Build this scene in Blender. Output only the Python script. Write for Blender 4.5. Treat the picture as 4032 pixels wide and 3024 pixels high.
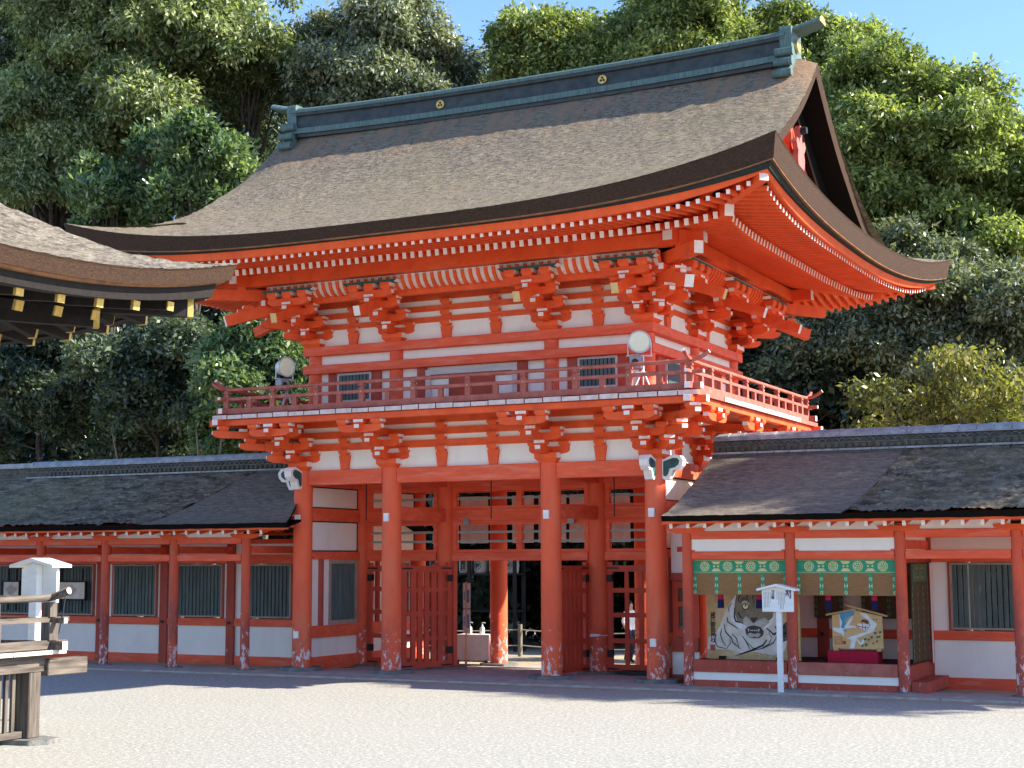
import bpy, math, random
import numpy as np
from mathutils import Vector, Matrix, noise as mnoise
for o in list(bpy.data.objects): bpy.data.objects.remove(o)
S = bpy.context.scene
COL = S.collection
R = math.radians
# ---------------------------------------------------------------- camera
cd = bpy.data.cameras.new('camera'); cam = bpy.data.objects.new('camera', cd); COL.objects.link(cam)
cd.sensor_fit = 'HORIZONTAL'; cd.sensor_width = 36; cd.lens = 54.137; cd.clip_start = .1; cd.clip_end = 2000
yaw, pit, rol = R(-26.53287), R(6.49619), R(-.21314)
fw = Vector((math.sin(yaw)*math.cos(pit), math.cos(yaw)*math.cos(pit), math.sin(pit)))
rt = fw.cross(Vector((0, 0, 1))).normalized(); up = rt.cross(fw)
r2 = math.cos(rol)*rt + math.sin(rol)*up; u2 = -math.sin(rol)*rt + math.cos(rol)*up
M = Matrix((r2, u2, -fw)).transposed().to_4x4(); M.translation = (13.91036, -26.01277, 2.20587)
cam.matrix_world = M
S.camera = cam
# ---------------------------------------------------------------- sky, sun, exposure
SUNV = Vector((1.42, .47, 1.0)).normalized()
EL = math.asin(SUNV.z); AZ = math.atan2(SUNV.x, SUNV.y)
w = bpy.data.worlds.new('World'); S.world = w; w.use_nodes = True
nt = w.node_tree; bg = nt.nodes['Background']
sk = nt.nodes.new('ShaderNodeTexSky'); sk.sky_type = 'NISHITA'; sk.sun_disc = False
sk.sun_elevation = EL; sk.sun_rotation = AZ; sk.altitude = 60; sk.air_density = 1.05; sk.dust_density = .25; sk.ozone_density = 6.0
tn = nt.nodes.new('ShaderNodeMix'); tn.data_type = 'RGBA'; tn.blend_type = 'MULTIPLY'; tn.inputs['Factor'].default_value = 1; tn.inputs['B'].default_value = (1.0, .955, .985, 1)
nt.links.new(sk.outputs[0], tn.inputs['A']); nt.links.new(tn.outputs['Result'], bg.inputs[0]); bg.inputs[1].default_value = .118
sd = bpy.data.lights.new('sun', 'SUN'); sd.energy = 4.5; sd.angle = R(.55); sd.color = (1, .92, .79)
sun = bpy.data.objects.new('sun', sd); COL.objects.link(sun)
sun.rotation_euler = (-SUNV).to_track_quat('-Z', 'Y').to_euler()
vs = S.view_settings; vs.view_transform = 'Standard'; vs.look = 'None'; vs.gamma = 1; vs.use_curve_mapping = False; vs.exposure = 1.58
S.cycles.max_bounces = 9; S.cycles.diffuse_bounces = 6; S.cycles.transparent_max_bounces = 6
S.cycles.use_denoising = True
# ---------------------------------------------------------------- materials
MAT = {}
def mat(name, c1, c2=None, scale=6, rough=.7, bump=0, bscale=None, stretch=(1, 1, 1), detail=6, contrast=(.35, .65), spec=.3, metal=0, coord='Object'):
    m = bpy.data.materials.new(name); m.use_nodes = True; MAT[name] = m
    n = m.node_tree.nodes; l = m.node_tree.links; b = n['Principled BSDF']
    b.inputs['Roughness'].default_value = rough; b.inputs['Specular IOR Level'].default_value = spec; b.inputs['Metallic'].default_value = metal
    tc = n.new('ShaderNodeTexCoord'); mp = n.new('ShaderNodeMapping'); mp.inputs['Scale'].default_value = stretch
    l.new(tc.outputs[coord], mp.inputs[0])
    if c2 is None: c2 = tuple(x*.82 for x in c1)
    no = n.new('ShaderNodeTexNoise'); no.inputs['Scale'].default_value = scale; no.inputs['Detail'].default_value = detail; no.inputs['Roughness'].default_value = .62
    l.new(mp.outputs[0], no.inputs['Vector'])
    cr = n.new('ShaderNodeValToRGB'); cr.color_ramp.elements[0].position, cr.color_ramp.elements[1].position = contrast
    cr.color_ramp.elements[0].color = (*c2, 1); cr.color_ramp.elements[1].color = (*c1, 1)
    l.new(no.outputs['Fac'], cr.inputs[0]); l.new(cr.outputs[0], b.inputs['Base Color'])
    m['ramp'] = cr.name
    if bump:
        n2 = n.new('ShaderNodeTexNoise'); n2.inputs['Scale'].default_value = bscale or scale*3; n2.inputs['Detail'].default_value = 5
        l.new(mp.outputs[0], n2.inputs['Vector'])
        bp = n.new('ShaderNodeBump'); bp.inputs['Strength'].default_value = bump; bp.inputs['Distance'].default_value = .03
        l.new(n2.outputs['Fac'], bp.inputs['Height']); l.new(bp.outputs[0], b.inputs['Normal'])
    return m
def overlay(m, col, scale, lo, hi, stretch=(1, 1, 1), zr=None, coord='Object', amount=1.0):
    """mix a second colour over a material where a noise passes a threshold; zr = (z0, z1): strongest below z0, none above z1"""
    n = m.node_tree.nodes; l = m.node_tree.links; b = n['Principled BSDF']
    src = b.inputs['Base Color'].links[0].from_socket
    tc = n.new('ShaderNodeTexCoord'); mp = n.new('ShaderNodeMapping'); mp.inputs['Scale'].default_value = stretch
    if coord == 'World':
        g = n.new('ShaderNodeNewGeometry'); l.new(g.outputs['Position'], mp.inputs[0])
    else: l.new(tc.outputs[coord], mp.inputs[0])
    no = n.new('ShaderNodeTexNoise'); no.inputs['Scale'].default_value = scale; no.inputs['Detail'].default_value = 7; no.inputs['Roughness'].default_value = .68
    l.new(mp.outputs[0], no.inputs['Vector'])
    f = no.outputs['Fac']
    if zr:
        g = n.new('ShaderNodeNewGeometry'); sx = n.new('ShaderNodeSeparateXYZ'); l.new(g.outputs['Position'], sx.inputs[0])
        mr = n.new('ShaderNodeMapRange'); mr.inputs[1].default_value, mr.inputs[2].default_value = zr; mr.inputs[3].default_value = 0; mr.inputs[4].default_value = -.32
        l.new(sx.outputs[2], mr.inputs[0])
        ad = n.new('ShaderNodeMath'); ad.operation = 'ADD'; l.new(f, ad.inputs[0]); l.new(mr.outputs[0], ad.inputs[1]); f = ad.outputs[0]
    r = n.new('ShaderNodeMapRange'); r.inputs[1].default_value = lo; r.inputs[2].default_value = hi; r.inputs[4].default_value = amount
    l.new(f, r.inputs[0])
    mx = n.new('ShaderNodeMix'); mx.data_type = 'RGBA'; l.new(r.outputs[0], mx.inputs['Factor'])
    l.new(src, mx.inputs['A']); mx.inputs['B'].default_value = (*col, 1)
    l.new(mx.outputs['Result'], b.inputs['Base Color'])
    return m
VERM = (.88, .122, .028); VERM2 = (.74, .088, .020)
mat('vermilion', VERM, VERM2, 2.2, .55, .12, 14, (1, 1, 1))
overlay(MAT['vermilion'], (.56, .075, .035), 3.5, .54, .70, (1, 1, .5), coord='World', amount=.7)
overlay(MAT['vermilion'], (.86, .20, .09), 2.2, .56, .74, (.7, .7, 1.6), coord='World', amount=.6)
mat('beam_red', (.86, .125, .048), (.72, .092, .036), 3, .6, .15, 18, (.5, 1, 2))
overlay(MAT['beam_red'], (.80, .24, .155), 4, .50, .70, (.4, 1, 3), coord='World', amount=.75)
mat('column_red', (.86, .125, .046), (.72, .098, .038), 2.5, .6, .15, 20, (1, 1, .35))
overlay(MAT['column_red'], (.62, .19, .10), 1.6, .50, .68, (2, 2, .35), coord='World', amount=.6)
overlay(MAT['column_red'], (.46, .085, .055), 3, .42, .60, (1, 1, .5), (.6, 2.4), 'World', .75)
overlay(MAT['column_red'], (.74, .64, .61), 8, .52, .57, (1.5, 1.5, .85), (.30, 2.0), 'World', .9)
mat('corridor_red', (.70, .11, .05), (.54, .08, .038), 2.5, .65, .15, 20, (1, 1, .35))
overlay(MAT['corridor_red'], (.30, .065, .05), 2.5, .34, .52, (1, 1, .5), (.9, 2.5), 'World', .85)
overlay(MAT['corridor_red'], (.70, .60, .58), 8, .52, .57, (1.5, 1.5, .8), (.35, 2.3), 'World', .85)
mat('old_red', (.46, .08, .048), (.34, .06, .038), 4, .7, .15, 20, (1, 1, .5))
overlay(MAT['old_red'], (.55, .42, .38), 12, .60, .65, (1.4, 1.4, .5), (.25, 1.7), 'World', .8)
mat('rail_red', (.48, .15, .11), (.34, .09, .065), 5, .65, .15, 25, (1, 1, 1))
overlay(MAT['rail_red'], (.6, .42, .36), 11, .62, .68, (1, 1, 1), coord='World', amount=.7)
mat('door_red', (.60, .085, .042), (.46, .06, .032), 4, .65, .15, 20, (1, 1, .4))
mat('white_paint', (.86, .78, .73), (.74, .66, .61), 7, .6, .1, 30)
mat('yellow_paint', (.72, .52, .22), (.6, .42, .18), 7, .6)
mat('plaster', (.90, .85, .77), (.85, .80, .73), 1.6, .8, .05, 40)
overlay(MAT['plaster'], (.66, .60, .52), 1.4, .52, .80, (2, 2, .35), coord='World', amount=.4)
overlay(MAT['plaster'], (.50, .48, .46), 2.2, .60, .85, (1, 1, .6), coord='World', amount=.5)
mat('bar_grey', (.33, .37, .34), (.24, .27, .25), 6, .75)
mat('deck_end', (.74, .62, .58), (.56, .45, .42), 9, .7, .1, 30)
mat('pale_board', (.62, .56, .53), (.50, .44, .43), 6, .7, .08, 30, (.3, 1, 3))
mat('dark_frame', (.03, .026, .024), None, 8, .7)
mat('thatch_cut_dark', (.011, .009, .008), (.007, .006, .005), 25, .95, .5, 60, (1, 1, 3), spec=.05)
mat('thatch_cut', (.085, .043, .022), (.028, .015, .010), 22, .9, .6, 60, (1, 1, 4))
mat('black_band', (.028, .032, .030), (.016, .02, .018), 14, .85, .2, 40)
mat('patina_green', (.125, .185, .17), (.062, .105, .098), 9, .55, .15, 30, (4, 1, .5))
overlay(MAT['patina_green'], (.035, .065, .062), 7, .5, .7, (5, 1, .3), coord='World', amount=.7)
mat('bronze_dark', (.055, .062, .058), (.03, .034, .034), 5, .5, .1, 30)
mat('gold', (.75, .52, .16), (.55, .36, .10), 20, .4, .1, 60, metal=.5)
mat('dark_line', (.05, .045, .04), None, 10, .7)
mat('teal_paint', (.035, .115, .105), (.02, .075, .07), 10, .6)
mat('pink_paint', (.46, .15, .125), (.36, .11, .09), 9, .6)
mat('lattice_green', (.12, .165, .16), (.065, .10, .098), 5, .7, .15, 30, (3, 3, .3))
mat('frame_tan', (.42, .30, .24), (.32, .22, .18), 6, .7)
mat('stone', (.20, .195, .185), (.11, .11, .105), 9, .9, .5, 30)
mat('paving', (.44, .40, .36), (.30, .275, .25), 4, .9, .3, 40)
mat('iron', (.02, .022, .024), None, 20, .5)
mat('wood_grey', (.19, .155, .125), (.06, .048, .04), 5, .85, .35, 30, (3, .25, 3))
mat('wood_grey_z', (.17, .14, .115), (.045, .037, .031), 5, .85, .35, 30, (3, 3, .25))
mat('wood_end', (.72, .68, .62), (.52, .46, .40), 14, .8, .2, 40)
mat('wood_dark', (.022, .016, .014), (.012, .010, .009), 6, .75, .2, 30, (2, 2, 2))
mat('wood_orange', (.30, .135, .06), (.16, .07, .035), 6, .7)
mat('wood_light', (.62, .42, .22), (.50, .32, .16), 4, .65, .05, 20, (.3, 1, 4))
mat('sign_white', (.84, .83, .80), (.74, .73, .71), 4, .6, .08, 25, (.4, .4, 3))
mat('ink', (.05, .045, .07), None, 10, .7)
mat('ink_violet', (.11, .07, .20), None, 10, .7)
mat('grey_metal', (.30, .31, .33), (.22, .23, .25), 12, .5, metal=.4)
mat('galvanised', (.62, .64, .68), (.5, .52, .55), 12, .45, metal=.3)
mat('lamp_glass', (.80, .80, .60), (.72, .73, .55), 12, .25)
mat('cloth_white', (.76, .68, .63), (.66, .58, .54), 3, .9, .25, 6)
mat('curtain_cloth', (.82, .76, .72), (.68, .63, .60), 2, .9, .3, 5, (2, 2, .5))
mat('black_cloth', (.015, .015, .02), None, 10, .9)
mat('plastic_white', (.82, .82, .80), None, 10, .3, spec=.5)
mat('red_cloth', (.50, .014, .045), (.40, .011, .036), 60, .95, .1, 200)
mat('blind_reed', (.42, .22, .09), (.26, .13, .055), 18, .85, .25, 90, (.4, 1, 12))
mat('reed_shaded', (.16, .085, .04), (.10, .052, .025), 18, .9, .25, 90, (.4, 1, 12))  # darker copy of the blind reed, room shade put into the colour
mat('brocade_green_dim', (.05, .13, .08), (.035, .09, .055), 30, .85)  # dim brocade pair: green and gold darkened to stand for shade
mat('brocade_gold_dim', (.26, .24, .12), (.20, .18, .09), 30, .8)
mat('brocade_green', (.05, .34, .19), (.035, .26, .14), 30, .8)
mat('brocade_gold', (.74, .68, .32), (.62, .56, .24), 30, .7)
mat('tassel_navy', (.012, .014, .06), None, 10, .95)
mat('paint_ochre', (.66, .43, .19), (.50, .31, .13), 4, .8, .05, 30)
overlay(MAT['paint_ochre'], (.70, .62, .50), 3, .5, .72, coord='Object', amount=.7)
mat('ema_wood', (.78, .50, .23), (.66, .40, .16), 2.5, .75, .05, 30, (1, 1, 4))
mat('paint_tan', (.80, .73, .64), (.62, .55, .46), 5, .85)
mat('paint_grey', (.56, .52, .46), (.40, .36, .31), 6, .85)
mat('paint_dark', (.10, .085, .065), (.055, .047, .037), 9, .85)
mat('paint_face', (.30, .255, .18), (.18, .15, .105), 9, .85)
mat('paint_white', (.88, .88, .86), (.70, .72, .73), 9, .85)
mat('paint_black', (.018, .016, .018), None, 10, .8)
mat('paint_eye', (.9, .82, .42), None, 10, .6)
mat('paint_blue', (.06, .30, .52), (.14, .44, .62), 7, .8)
mat('paint_seal', (.50, .10, .05), (.38, .08, .05), 12, .8)
mat('paint_leaf', (.10, .23, .12), (.05, .14, .08), 12, .8)
mat('paint_brown', (.16, .07, .04), None, 10, .8)
mat('barrel_white', (.40, .40, .37), (.30, .30, .28), 5, .85)
mat('rope_cloth', (.5, .46, .36), None, 10, .9)
mat('skin', (.52, .33, .24), None, 10, .6)
mat('shirt_white', (.80, .80, .82), (.68, .69, .72), 4, .9, .3, 9)
mat('trouser_dark', (.03, .032, .045), None, 6, .9)
mat('hair_black', (.015, .013, .012), None, 20, .6)
mat('bark', (.085, .066, .050), (.035, .028, .023), 5, .9, .6, 14, (2, 2, .4))
mat('bark_pale', (.24, .21, .16), (.13, .11, .085), 6, .9, .4, 18, (2, 2, .4))
mat('soil', (.42, .36, .25), (.30, .255, .175), 3, .95, .4, 40)
mat('paper_print', (.72, .66, .70), (.62, .56, .62), 5, .8)
mat('paint_sky', (.16, .26, .50), None, 8, .8)
def thatch(name, c1, c2, c3, moss, mossamt, sc=11, bump=.9, streak=None, st=(.45, 1.15, 1.3)):
    m = mat(name, c1, c2, sc, .95, 0, None, st, 10, (.38, .62), coord='Object')
    n = m.node_tree.nodes; l = m.node_tree.links; b = n['Principled BSDF']; b.inputs['Specular IOR Level'].default_value = .12
    overlay(m, c3, sc*2.3, .54, .66, st, coord='World', amount=.85)
    overlay(m, tuple(x*.5 for x in c2), sc*1.6, .60, .70, st, coord='World', amount=.8)
    overlay(m, moss, .5, .42, .72, (1, 1, 1), coord='World', amount=mossamt)
    if streak: overlay(m, streak, 1.1, .50, .62, (1.5, .45, .45), zr=streak_z, coord='World', amount=.6)
    g = n.new('ShaderNodeNewGeometry'); mp = n.new('ShaderNodeMapping'); mp.inputs['Scale'].default_value = st; l.new(g.outputs['Position'], mp.inputs[0])
    a = n.new('ShaderNodeTexNoise'); a.inputs['Scale'].default_value = sc*1.6; a.inputs['Detail'].default_value = 8; a.inputs['Roughness'].default_value = .75; l.new(mp.outputs[0], a.inputs[0])
    bp = n.new('ShaderNodeBump'); bp.inputs['Strength'].default_value = bump; bp.inputs['Distance'].default_value = .16
    l.new(a.outputs['Fac'], bp.inputs['Height']); l.new(bp.outputs[0], b.inputs['Normal'])
    return m
streak_z = (99, 100)
thatch('thatch', (.43, .355, .265), (.15, .122, .098), (.64, .57, .45), (.36, .305, .18), .45, 15, 1.0, st=(.5, 1.1, 1.3))
m = MAT['thatch']                                                     # reddish diagonal streaks, stronger towards the ridge
n = m.node_tree.nodes; l = m.node_tree.links; b = n['Principled BSDF']; src = b.inputs['Base Color'].links[0].from_socket
g = n.new('ShaderNodeNewGeometry'); sx = n.new('ShaderNodeSeparateXYZ'); l.new(g.outputs['Position'], sx.inputs[0])
mr = n.new('ShaderNodeMapRange'); mr.inputs[1].default_value, mr.inputs[2].default_value = 10.55, 11.3; l.new(sx.outputs[2], mr.inputs[0])
mp = n.new('ShaderNodeMapping'); mp.inputs['Rotation'].default_value = (0, .7, 0); mp.inputs['Scale'].default_value = (2.2, .3, .5); l.new(g.outputs['Position'], mp.inputs[0])
no = n.new('ShaderNodeTexNoise'); no.inputs['Scale'].default_value = 1.6; no.inputs['Detail'].default_value = 8; l.new(mp.outputs[0], no.inputs[0])
r2_ = n.new('ShaderNodeMapRange'); r2_.inputs[1].default_value, r2_.inputs[2].default_value = .44, .60; l.new(no.outputs['Fac'], r2_.inputs[0])
mu = n.new('ShaderNodeMath'); mu.operation = 'MULTIPLY'; l.new(mr.outputs[0], mu.inputs[0]); l.new(r2_.outputs[0], mu.inputs[1])
mu2 = n.new('ShaderNodeMath'); mu2.operation = 'MULTIPLY'; l.new(mu.outputs[0], mu2.inputs[0]); mu2.inputs[1].default_value = .75
mx = n.new('ShaderNodeMix'); mx.data_type = 'RGBA'; l.new(mu2.outputs[0], mx.inputs['Factor']); l.new(src, mx.inputs['A']); mx.inputs['B'].default_value = (.50, .31, .20, 1); l.new(mx.outputs['Result'], b.inputs['Base Color'])
thatch('thatch_stage', (.46, .40, .32), (.13, .11, .092), (.64, .58, .49), (.34, .29, .20), .35, 9, 1.0, st=(1.2, .5, 1.3))
thatch('thatch_moss', (.33, .29, .215), (.085, .073, .056), (.56, .50, .39), (.38, .32, .15), .5, 5, 1.0)
thatch('thatch_new', (.26, .225, .18), (.14, .12, .10), (.36, .32, .26), (.26, .225, .175), .3, 12, .6)
# gravel: white, grey and tan pebbles
m = mat('gravel', (.385, .38, .335), (.21, .206, .18), 24, .9, 0, None, (1, 1, 1), 6, (.36, .60))
overlay(m, (.57, .565, .52), 15, .55, .63, coord='World', amount=.9)
overlay(m, (.11, .105, .092), 19, .57, .66, coord='World', amount=.8)
overlay(m, (.36, .34, .285), .3, .42, .72, coord='World', amount=.4)
n = m.node_tree.nodes; l = m.node_tree.links
g = n.new('ShaderNodeNewGeometry'); a = n.new('ShaderNodeTexNoise'); a.inputs['Scale'].default_value = 17; a.inputs['Detail'].default_value = 6; a.inputs['Roughness'].default_value = .7; l.new(g.outputs['Position'], a.inputs['Vector'])
bp = n.new('ShaderNodeBump'); bp.inputs['Strength'].default_value = .55; bp.inputs['Distance'].default_value = .02; l.new(a.outputs['Fac'], bp.inputs['Height']); l.new(bp.outputs[0], n['Principled BSDF'].inputs['Normal'])
m = MAT['curtain_cloth']; n = m.node_tree.nodes; l = m.node_tree.links; t = n.new('ShaderNodeBsdfTranslucent'); t.inputs[0].default_value = (.8, .77, .74, 1); mx = n.new('ShaderNodeMixShader'); mx.inputs[0].default_value = .28
l.new(n['Principled BSDF'].outputs[0], mx.inputs[1]); l.new(t.outputs[0], mx.inputs[2]); l.new(mx.outputs[0], n['Material Output'].inputs[0])
def leafmat(name, dark, light, trans=.35, rough=.38, gain=1.0):
    m = bpy.data.materials.new(name); m.use_nodes = True; MAT[name] = m
    n = m.node_tree.nodes; l = m.node_tree.links; b = n['Principled BSDF']; out = n['Material Output']
    at = n.new('ShaderNodeAttribute'); at.attribute_name = 'tint'
    cr = n.new('ShaderNodeValToRGB'); cr.color_ramp.elements[0].color = (*dark, 1); cr.color_ramp.elements[1].color = (*light, 1)
    l.new(at.outputs['Fac'], cr.inputs[0]); l.new(cr.outputs[0], b.inputs['Base Color']); b.inputs['Roughness'].default_value = rough; b.inputs['Specular IOR Level'].default_value = .5
    t = n.new('ShaderNodeBsdfTranslucent'); mul = n.new('ShaderNodeMix'); mul.data_type = 'RGBA'; mul.blend_type = 'MULTIPLY'; mul.inputs['Factor'].default_value = 1
    l.new(cr.outputs[0], mul.inputs['A']); mul.inputs['B'].default_value = (1.5, 1.7, .6, 1); l.new(mul.outputs['Result'], t.inputs[0])
    mx = n.new('ShaderNodeMixShader'); mx.inputs[0].default_value = trans; l.new(b.outputs[0], mx.inputs[1]); l.new(t.outputs[0], mx.inputs[2]); l.new(mx.outputs[0], out.inputs[0])
    return m
leafmat('leaf_olive', (.07, .10, .042), (.42, .46, .24), .33, .3)
leafmat('leaf_bright', (.075, .11, .036), (.44, .48, .19), .36, .32)
leafmat('leaf_grey', (.05, .07, .045), (.36, .38, .26), .25, .26)
leafmat('leaf_dark', (.03, .05, .034), (.16, .20, .125), .2, .26)
leafmat('leaf_shaded', (.012, .022, .012), (.04, .06, .032), .1, .4)  # gateway trees and far wood: forest shade darkened into the leaf colour
leafmat('leaf_laurel', (.04, .085, .048), (.29, .37, .17), .28, .24)
leafmat('leaf_yellow', (.09, .105, .04), (.32, .28, .09), .4)
leafmat('leaf_pine', (.05, .07, .03), (.22, .23, .10), .2)
# ---------------------------------------------------------------- mesh helpers
class MB:
    def __init__(s): s.v = []; s.f = []; s.m = []; s.sm = []
    def add(s, vs, fs, m=0, smooth=False, mats=None):
        b = len(s.v); s.v += [tuple(v) for v in vs]
        for i, f in enumerate(fs):
            s.f.append([b+k for k in f]); s.m.append(mats[i] if mats else m); s.sm.append(smooth)
        return s
    def box(s, x0, x1, y0, y1, z0, z1, m=0, faces=None, T=None):
        """faces: dict of face key (-x,+x,-y,+y,-z,+z) to material index"""
        vs = [(x0, y0, z0), (x1, y0, z0), (x1, y1, z0), (x0, y1, z0), (x0, y0, z1), (x1, y0, z1), (x1, y1, z1), (x0, y1, z1)]
        if T is not None: vs = [T @ Vector(v) for v in vs]
        fs = [(0, 3, 2, 1), (4, 5, 6, 7), (0, 1, 5, 4), (1, 2, 6, 5), (2, 3, 7, 6), (3, 0, 4, 7)]
        ks = ['-z', '+z', '-y', '+x', '+y', '-x']
        return s.add(vs, fs, mats=[(faces or {}).get(k, m) for k in ks])
    def cbox(s, c, d, m=0, faces=None, T=None):
        return s.box(c[0]-d[0]/2, c[0]+d[0]/2, c[1]-d[1]/2, c[1]+d[1]/2, c[2]-d[2]/2, c[2]+d[2]/2, m, faces, T)
    def prism(s, poly, f0, f1, m=0, cap=None, ends=None, smooth=False):
        """poly of (a,b); f0/f1 map (a,b) to the two end points in 3-D"""
        n = len(poly); vs = [f0(*p) for p in poly]+[f1(*p) for p in poly]
        fs = [(i, (i+1) % n, n+(i+1) % n, n+i) for i in range(n)]; ms = [ends[i] if ends else m for i in range(n)]
        s.add(vs, fs, mats=ms, smooth=smooth)
        c = m if cap is None else cap
        return s.add(vs, [tuple(range(n-1, -1, -1)), tuple(range(n, 2*n))], c)
    def tube(s, path, rad, n=10, m=0, cap=None, smooth=True):
        P = [Vector(p) for p in path]; k = len(P); vs = []
        rad = rad if hasattr(rad, '__len__') else [rad]*k
        u = None
        for i, p in enumerate(P):
            d = (P[min(i+1, k-1)]-P[max(i-1, 0)]).normalized()
            if u is None: u = d.orthogonal().normalized()
            else: u = (u-d*u.dot(d)).normalized()
            w_ = d.cross(u)
            for j in range(n):
                t = 2*math.pi*j/n; vs.append(p+rad[i]*(math.cos(t)*u+math.sin(t)*w_))
        fs = [(i*n+j, i*n+(j+1) % n, (i+1)*n+(j+1) % n, (i+1)*n+j) for i in range(k-1) for j in range(n)]
        s.add(vs, fs, m, smooth)
        b = (k-1)*n; c = m if cap is None else cap
        e = [vs[j] for j in range(n)]; e2 = [vs[b+j] for j in range(n)]
        s.add(e, [tuple(range(n-1, -1, -1))], c); s.add(e2, [tuple(range(n))], c)
        return s
    def cyl(s, x, y, z0, z1, r0, r1=None, n=24, m=0, cap=None):
        return s.tube([(x, y, z0), (x, y, z1)], [r0, r1 if r1 else r0], n, m, cap)
    def lathe(s, c, prof, n=24, m=0):
        vs = [(c[0]+r*math.cos(2*math.pi*j/n), c[1]+r*math.sin(2*math.pi*j/n), c[2]+z) for r, z in prof for j in range(n)]
        k = len(prof)
        fs = [(i*n+j, i*n+(j+1) % n, (i+1)*n+(j+1) % n, (i+1)*n+j) for i in range(k-1) for j in range(n)]
        s.add(vs, fs, m, True)
        s.add([vs[j] for j in range(n)], [tuple(range(n-1, -1, -1))], m); return s.add(vs[-n:], [tuple(range(n))], m)
    def mesh(s, name, mats):
        me = bpy.data.meshes.new(name); me.from_pydata(s.v, [], s.f)
        for k in ([mats] if isinstance(mats, str) else mats): me.materials.append(MAT[k])
        me.polygons.foreach_set('material_index', s.m); me.polygons.foreach_set('use_smooth', s.sm); me.update(); return me
    def build(s, name, mats, parent=None, loc=(0, 0, 0), rot=(0, 0, 0)):
        return place(s.mesh(name, mats), name, parent, loc, rot)
def place(me, name, parent=None, loc=(0, 0, 0), rot=(0, 0, 0), scale=(1, 1, 1)):
    o = bpy.data.objects.new(name, me); COL.objects.link(o); o.location = loc; o.rotation_euler = rot; o.scale = scale
    if parent is not None: o.parent = parent
    return o
def tag(o, label=None, cat=None, group=None, kind=None):
    for k, v in (('label', label), ('category', cat), ('group', group), ('kind', kind)):
        if v: o[k] = v
    return o
def thing(name, label, cat, loc=(0, 0, 0), rz=0, group=None):
    o = bpy.data.objects.new(name, None); COL.objects.link(o); o.location = loc; o.rotation_euler = (0, 0, rz); o.empty_display_size = .2
    return tag(o, label, cat, group)
def kids(o): return [c for c in COL.objects if c.parent == o]
def copy_tree(o, parent=None):
    c = o.copy(); COL.objects.link(c); c.parent = parent
    for ch in kids(o): copy_tree(ch, c)
    return c
def bevel(o, wd=.008, seg=1):
    b = o.modifiers.new('bevel', 'BEVEL'); b.width = wd; b.segments = seg; b.limit_method = 'ANGLE'; return o
def RZ(a): return Matrix.Rotation(a, 4, 'Z')
def rounded(x0, x1, z0, z1, r, n=4):
    out = []
    for cx, cz, a0 in ((x1-r, z0+r, -90), (x1-r, z1-r, 0), (x0+r, z1-r, 90), (x0+r, z0+r, 180)):
        for i in range(n+1):
            t = R(a0+90*i/n); out.append((cx+r*math.cos(t), cz+r*math.sin(t)))
    return out
# ---------------------------------------------------------------- ground
def gz(y): return 0.0 if y < .3 else max(-.035*(y-.3), -.75)
xs = [-400, -120, -60, -30, -20, -14, -10, -6, -3, 0, 3, 6, 9, 12, 16, 24, 40, 80, 200, 400]; ys = [-400, -120, -50, -20, -6, -1.62]
b = MB(); b.add([(x, y, 0) for y in ys for x in xs], [(j*len(xs)+i, j*len(xs)+i+1, (j+1)*len(xs)+i+1, (j+1)*len(xs)+i) for j in range(len(ys)-1) for i in range(len(xs)-1)])
tag(b.build('gravel_court', 'gravel'), kind='structure')
ys = [-1.62, -.5, .3, 3, 6, 10, 15, 22, 40, 120, 400]
b = MB(); b.add([(x, y, gz(y)) for y in ys for x in xs], [(j*len(xs)+i, j*len(xs)+i+1, (j+1)*len(xs)+i+1, (j+1)*len(xs)+i) for j in range(len(ys)-1) for i in range(len(xs)-1)])
tag(b.build('ground', 'soil'), kind='structure')
# stone paving: joined slabs of uneven width, two courses, with a low kerb on the gravel side
random.seed(4)
b = MB()
for row, (y0, y1) in enumerate(((-1.10, -.62), (-.615, -.02))):
    x = -15+row*.3
    while x < 13:
        wd = random.uniform(.5, .95)
        b.box(x, x+wd-.012, y0, y1, -.05, .022+random.uniform(0, .006)); x += wd
x = -15
while x < 13:
    wd = random.uniform(.9, 1.5); b.box(x, x+wd-.01, -1.30, -1.11, -.08, .03+random.uniform(0, .006)); x += wd
for y0, y1 in ((-.015, .9), (.91, 1.9), (1.91, 2.9), (2.91, 3.9), (3.91, 4.9)):
    x = -3.6
    while x < 3.6:
        wd = random.uniform(.6, 1.1); x1 = min(x+wd, 3.62); zz = gz((y0+y1)/2)+.02
        b.box(x, x1-.012, y0, y1, zz-.1, zz+random.uniform(0, .006)); x += wd
tag(b.build('paving', 'paving'), kind='structure')
# ---------------------------------------------------------------- the gate
GATE = thing('gate_building', 'two storey vermilion shrine gate with a large bark roof and railed balcony', 'gate')
YC = 2.55; EX, EY = 7.2, 5.95
tk = [0, .35, .95, 1.4, 1.9, 2.5, 3.2, 4.0, 4.75, 5.5, 5.95]; zk = [11.93, 11.61, 10.98, 10.54, 10.14, 9.72, 9.31, 8.90, 8.57, 8.27, 8.105]
PC = np.polyfit(tk, zk, 4)
def CZ(t): return float(np.polyval(PC, t))
def LQ(q, A, n): return A*max(0, 1-q/EX)**n
def TF(q): return .20+.21*max(0, 1-q/EX)**2.2                         # bark thickness along the front and rear eaves
def TS(q): return .34+.07*max(0, 1-q/EY)**2                           # and along the side eaves
def zb(q, a=0): return 7.905+LQ(q, .48, 3.5)
def zt(q, a=0): return zb(q)+(TF(q) if a % 2 == 0 else TS(q))
def zred1(q, a=0): return zb(q)-.03-LQ(q, .10, 3)
def zred0(q, a=0): return 7.755+LQ(q, .47, 4.4)
def zfly(q, a=0): return 7.77+LQ(q, .57, 5.7)
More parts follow.
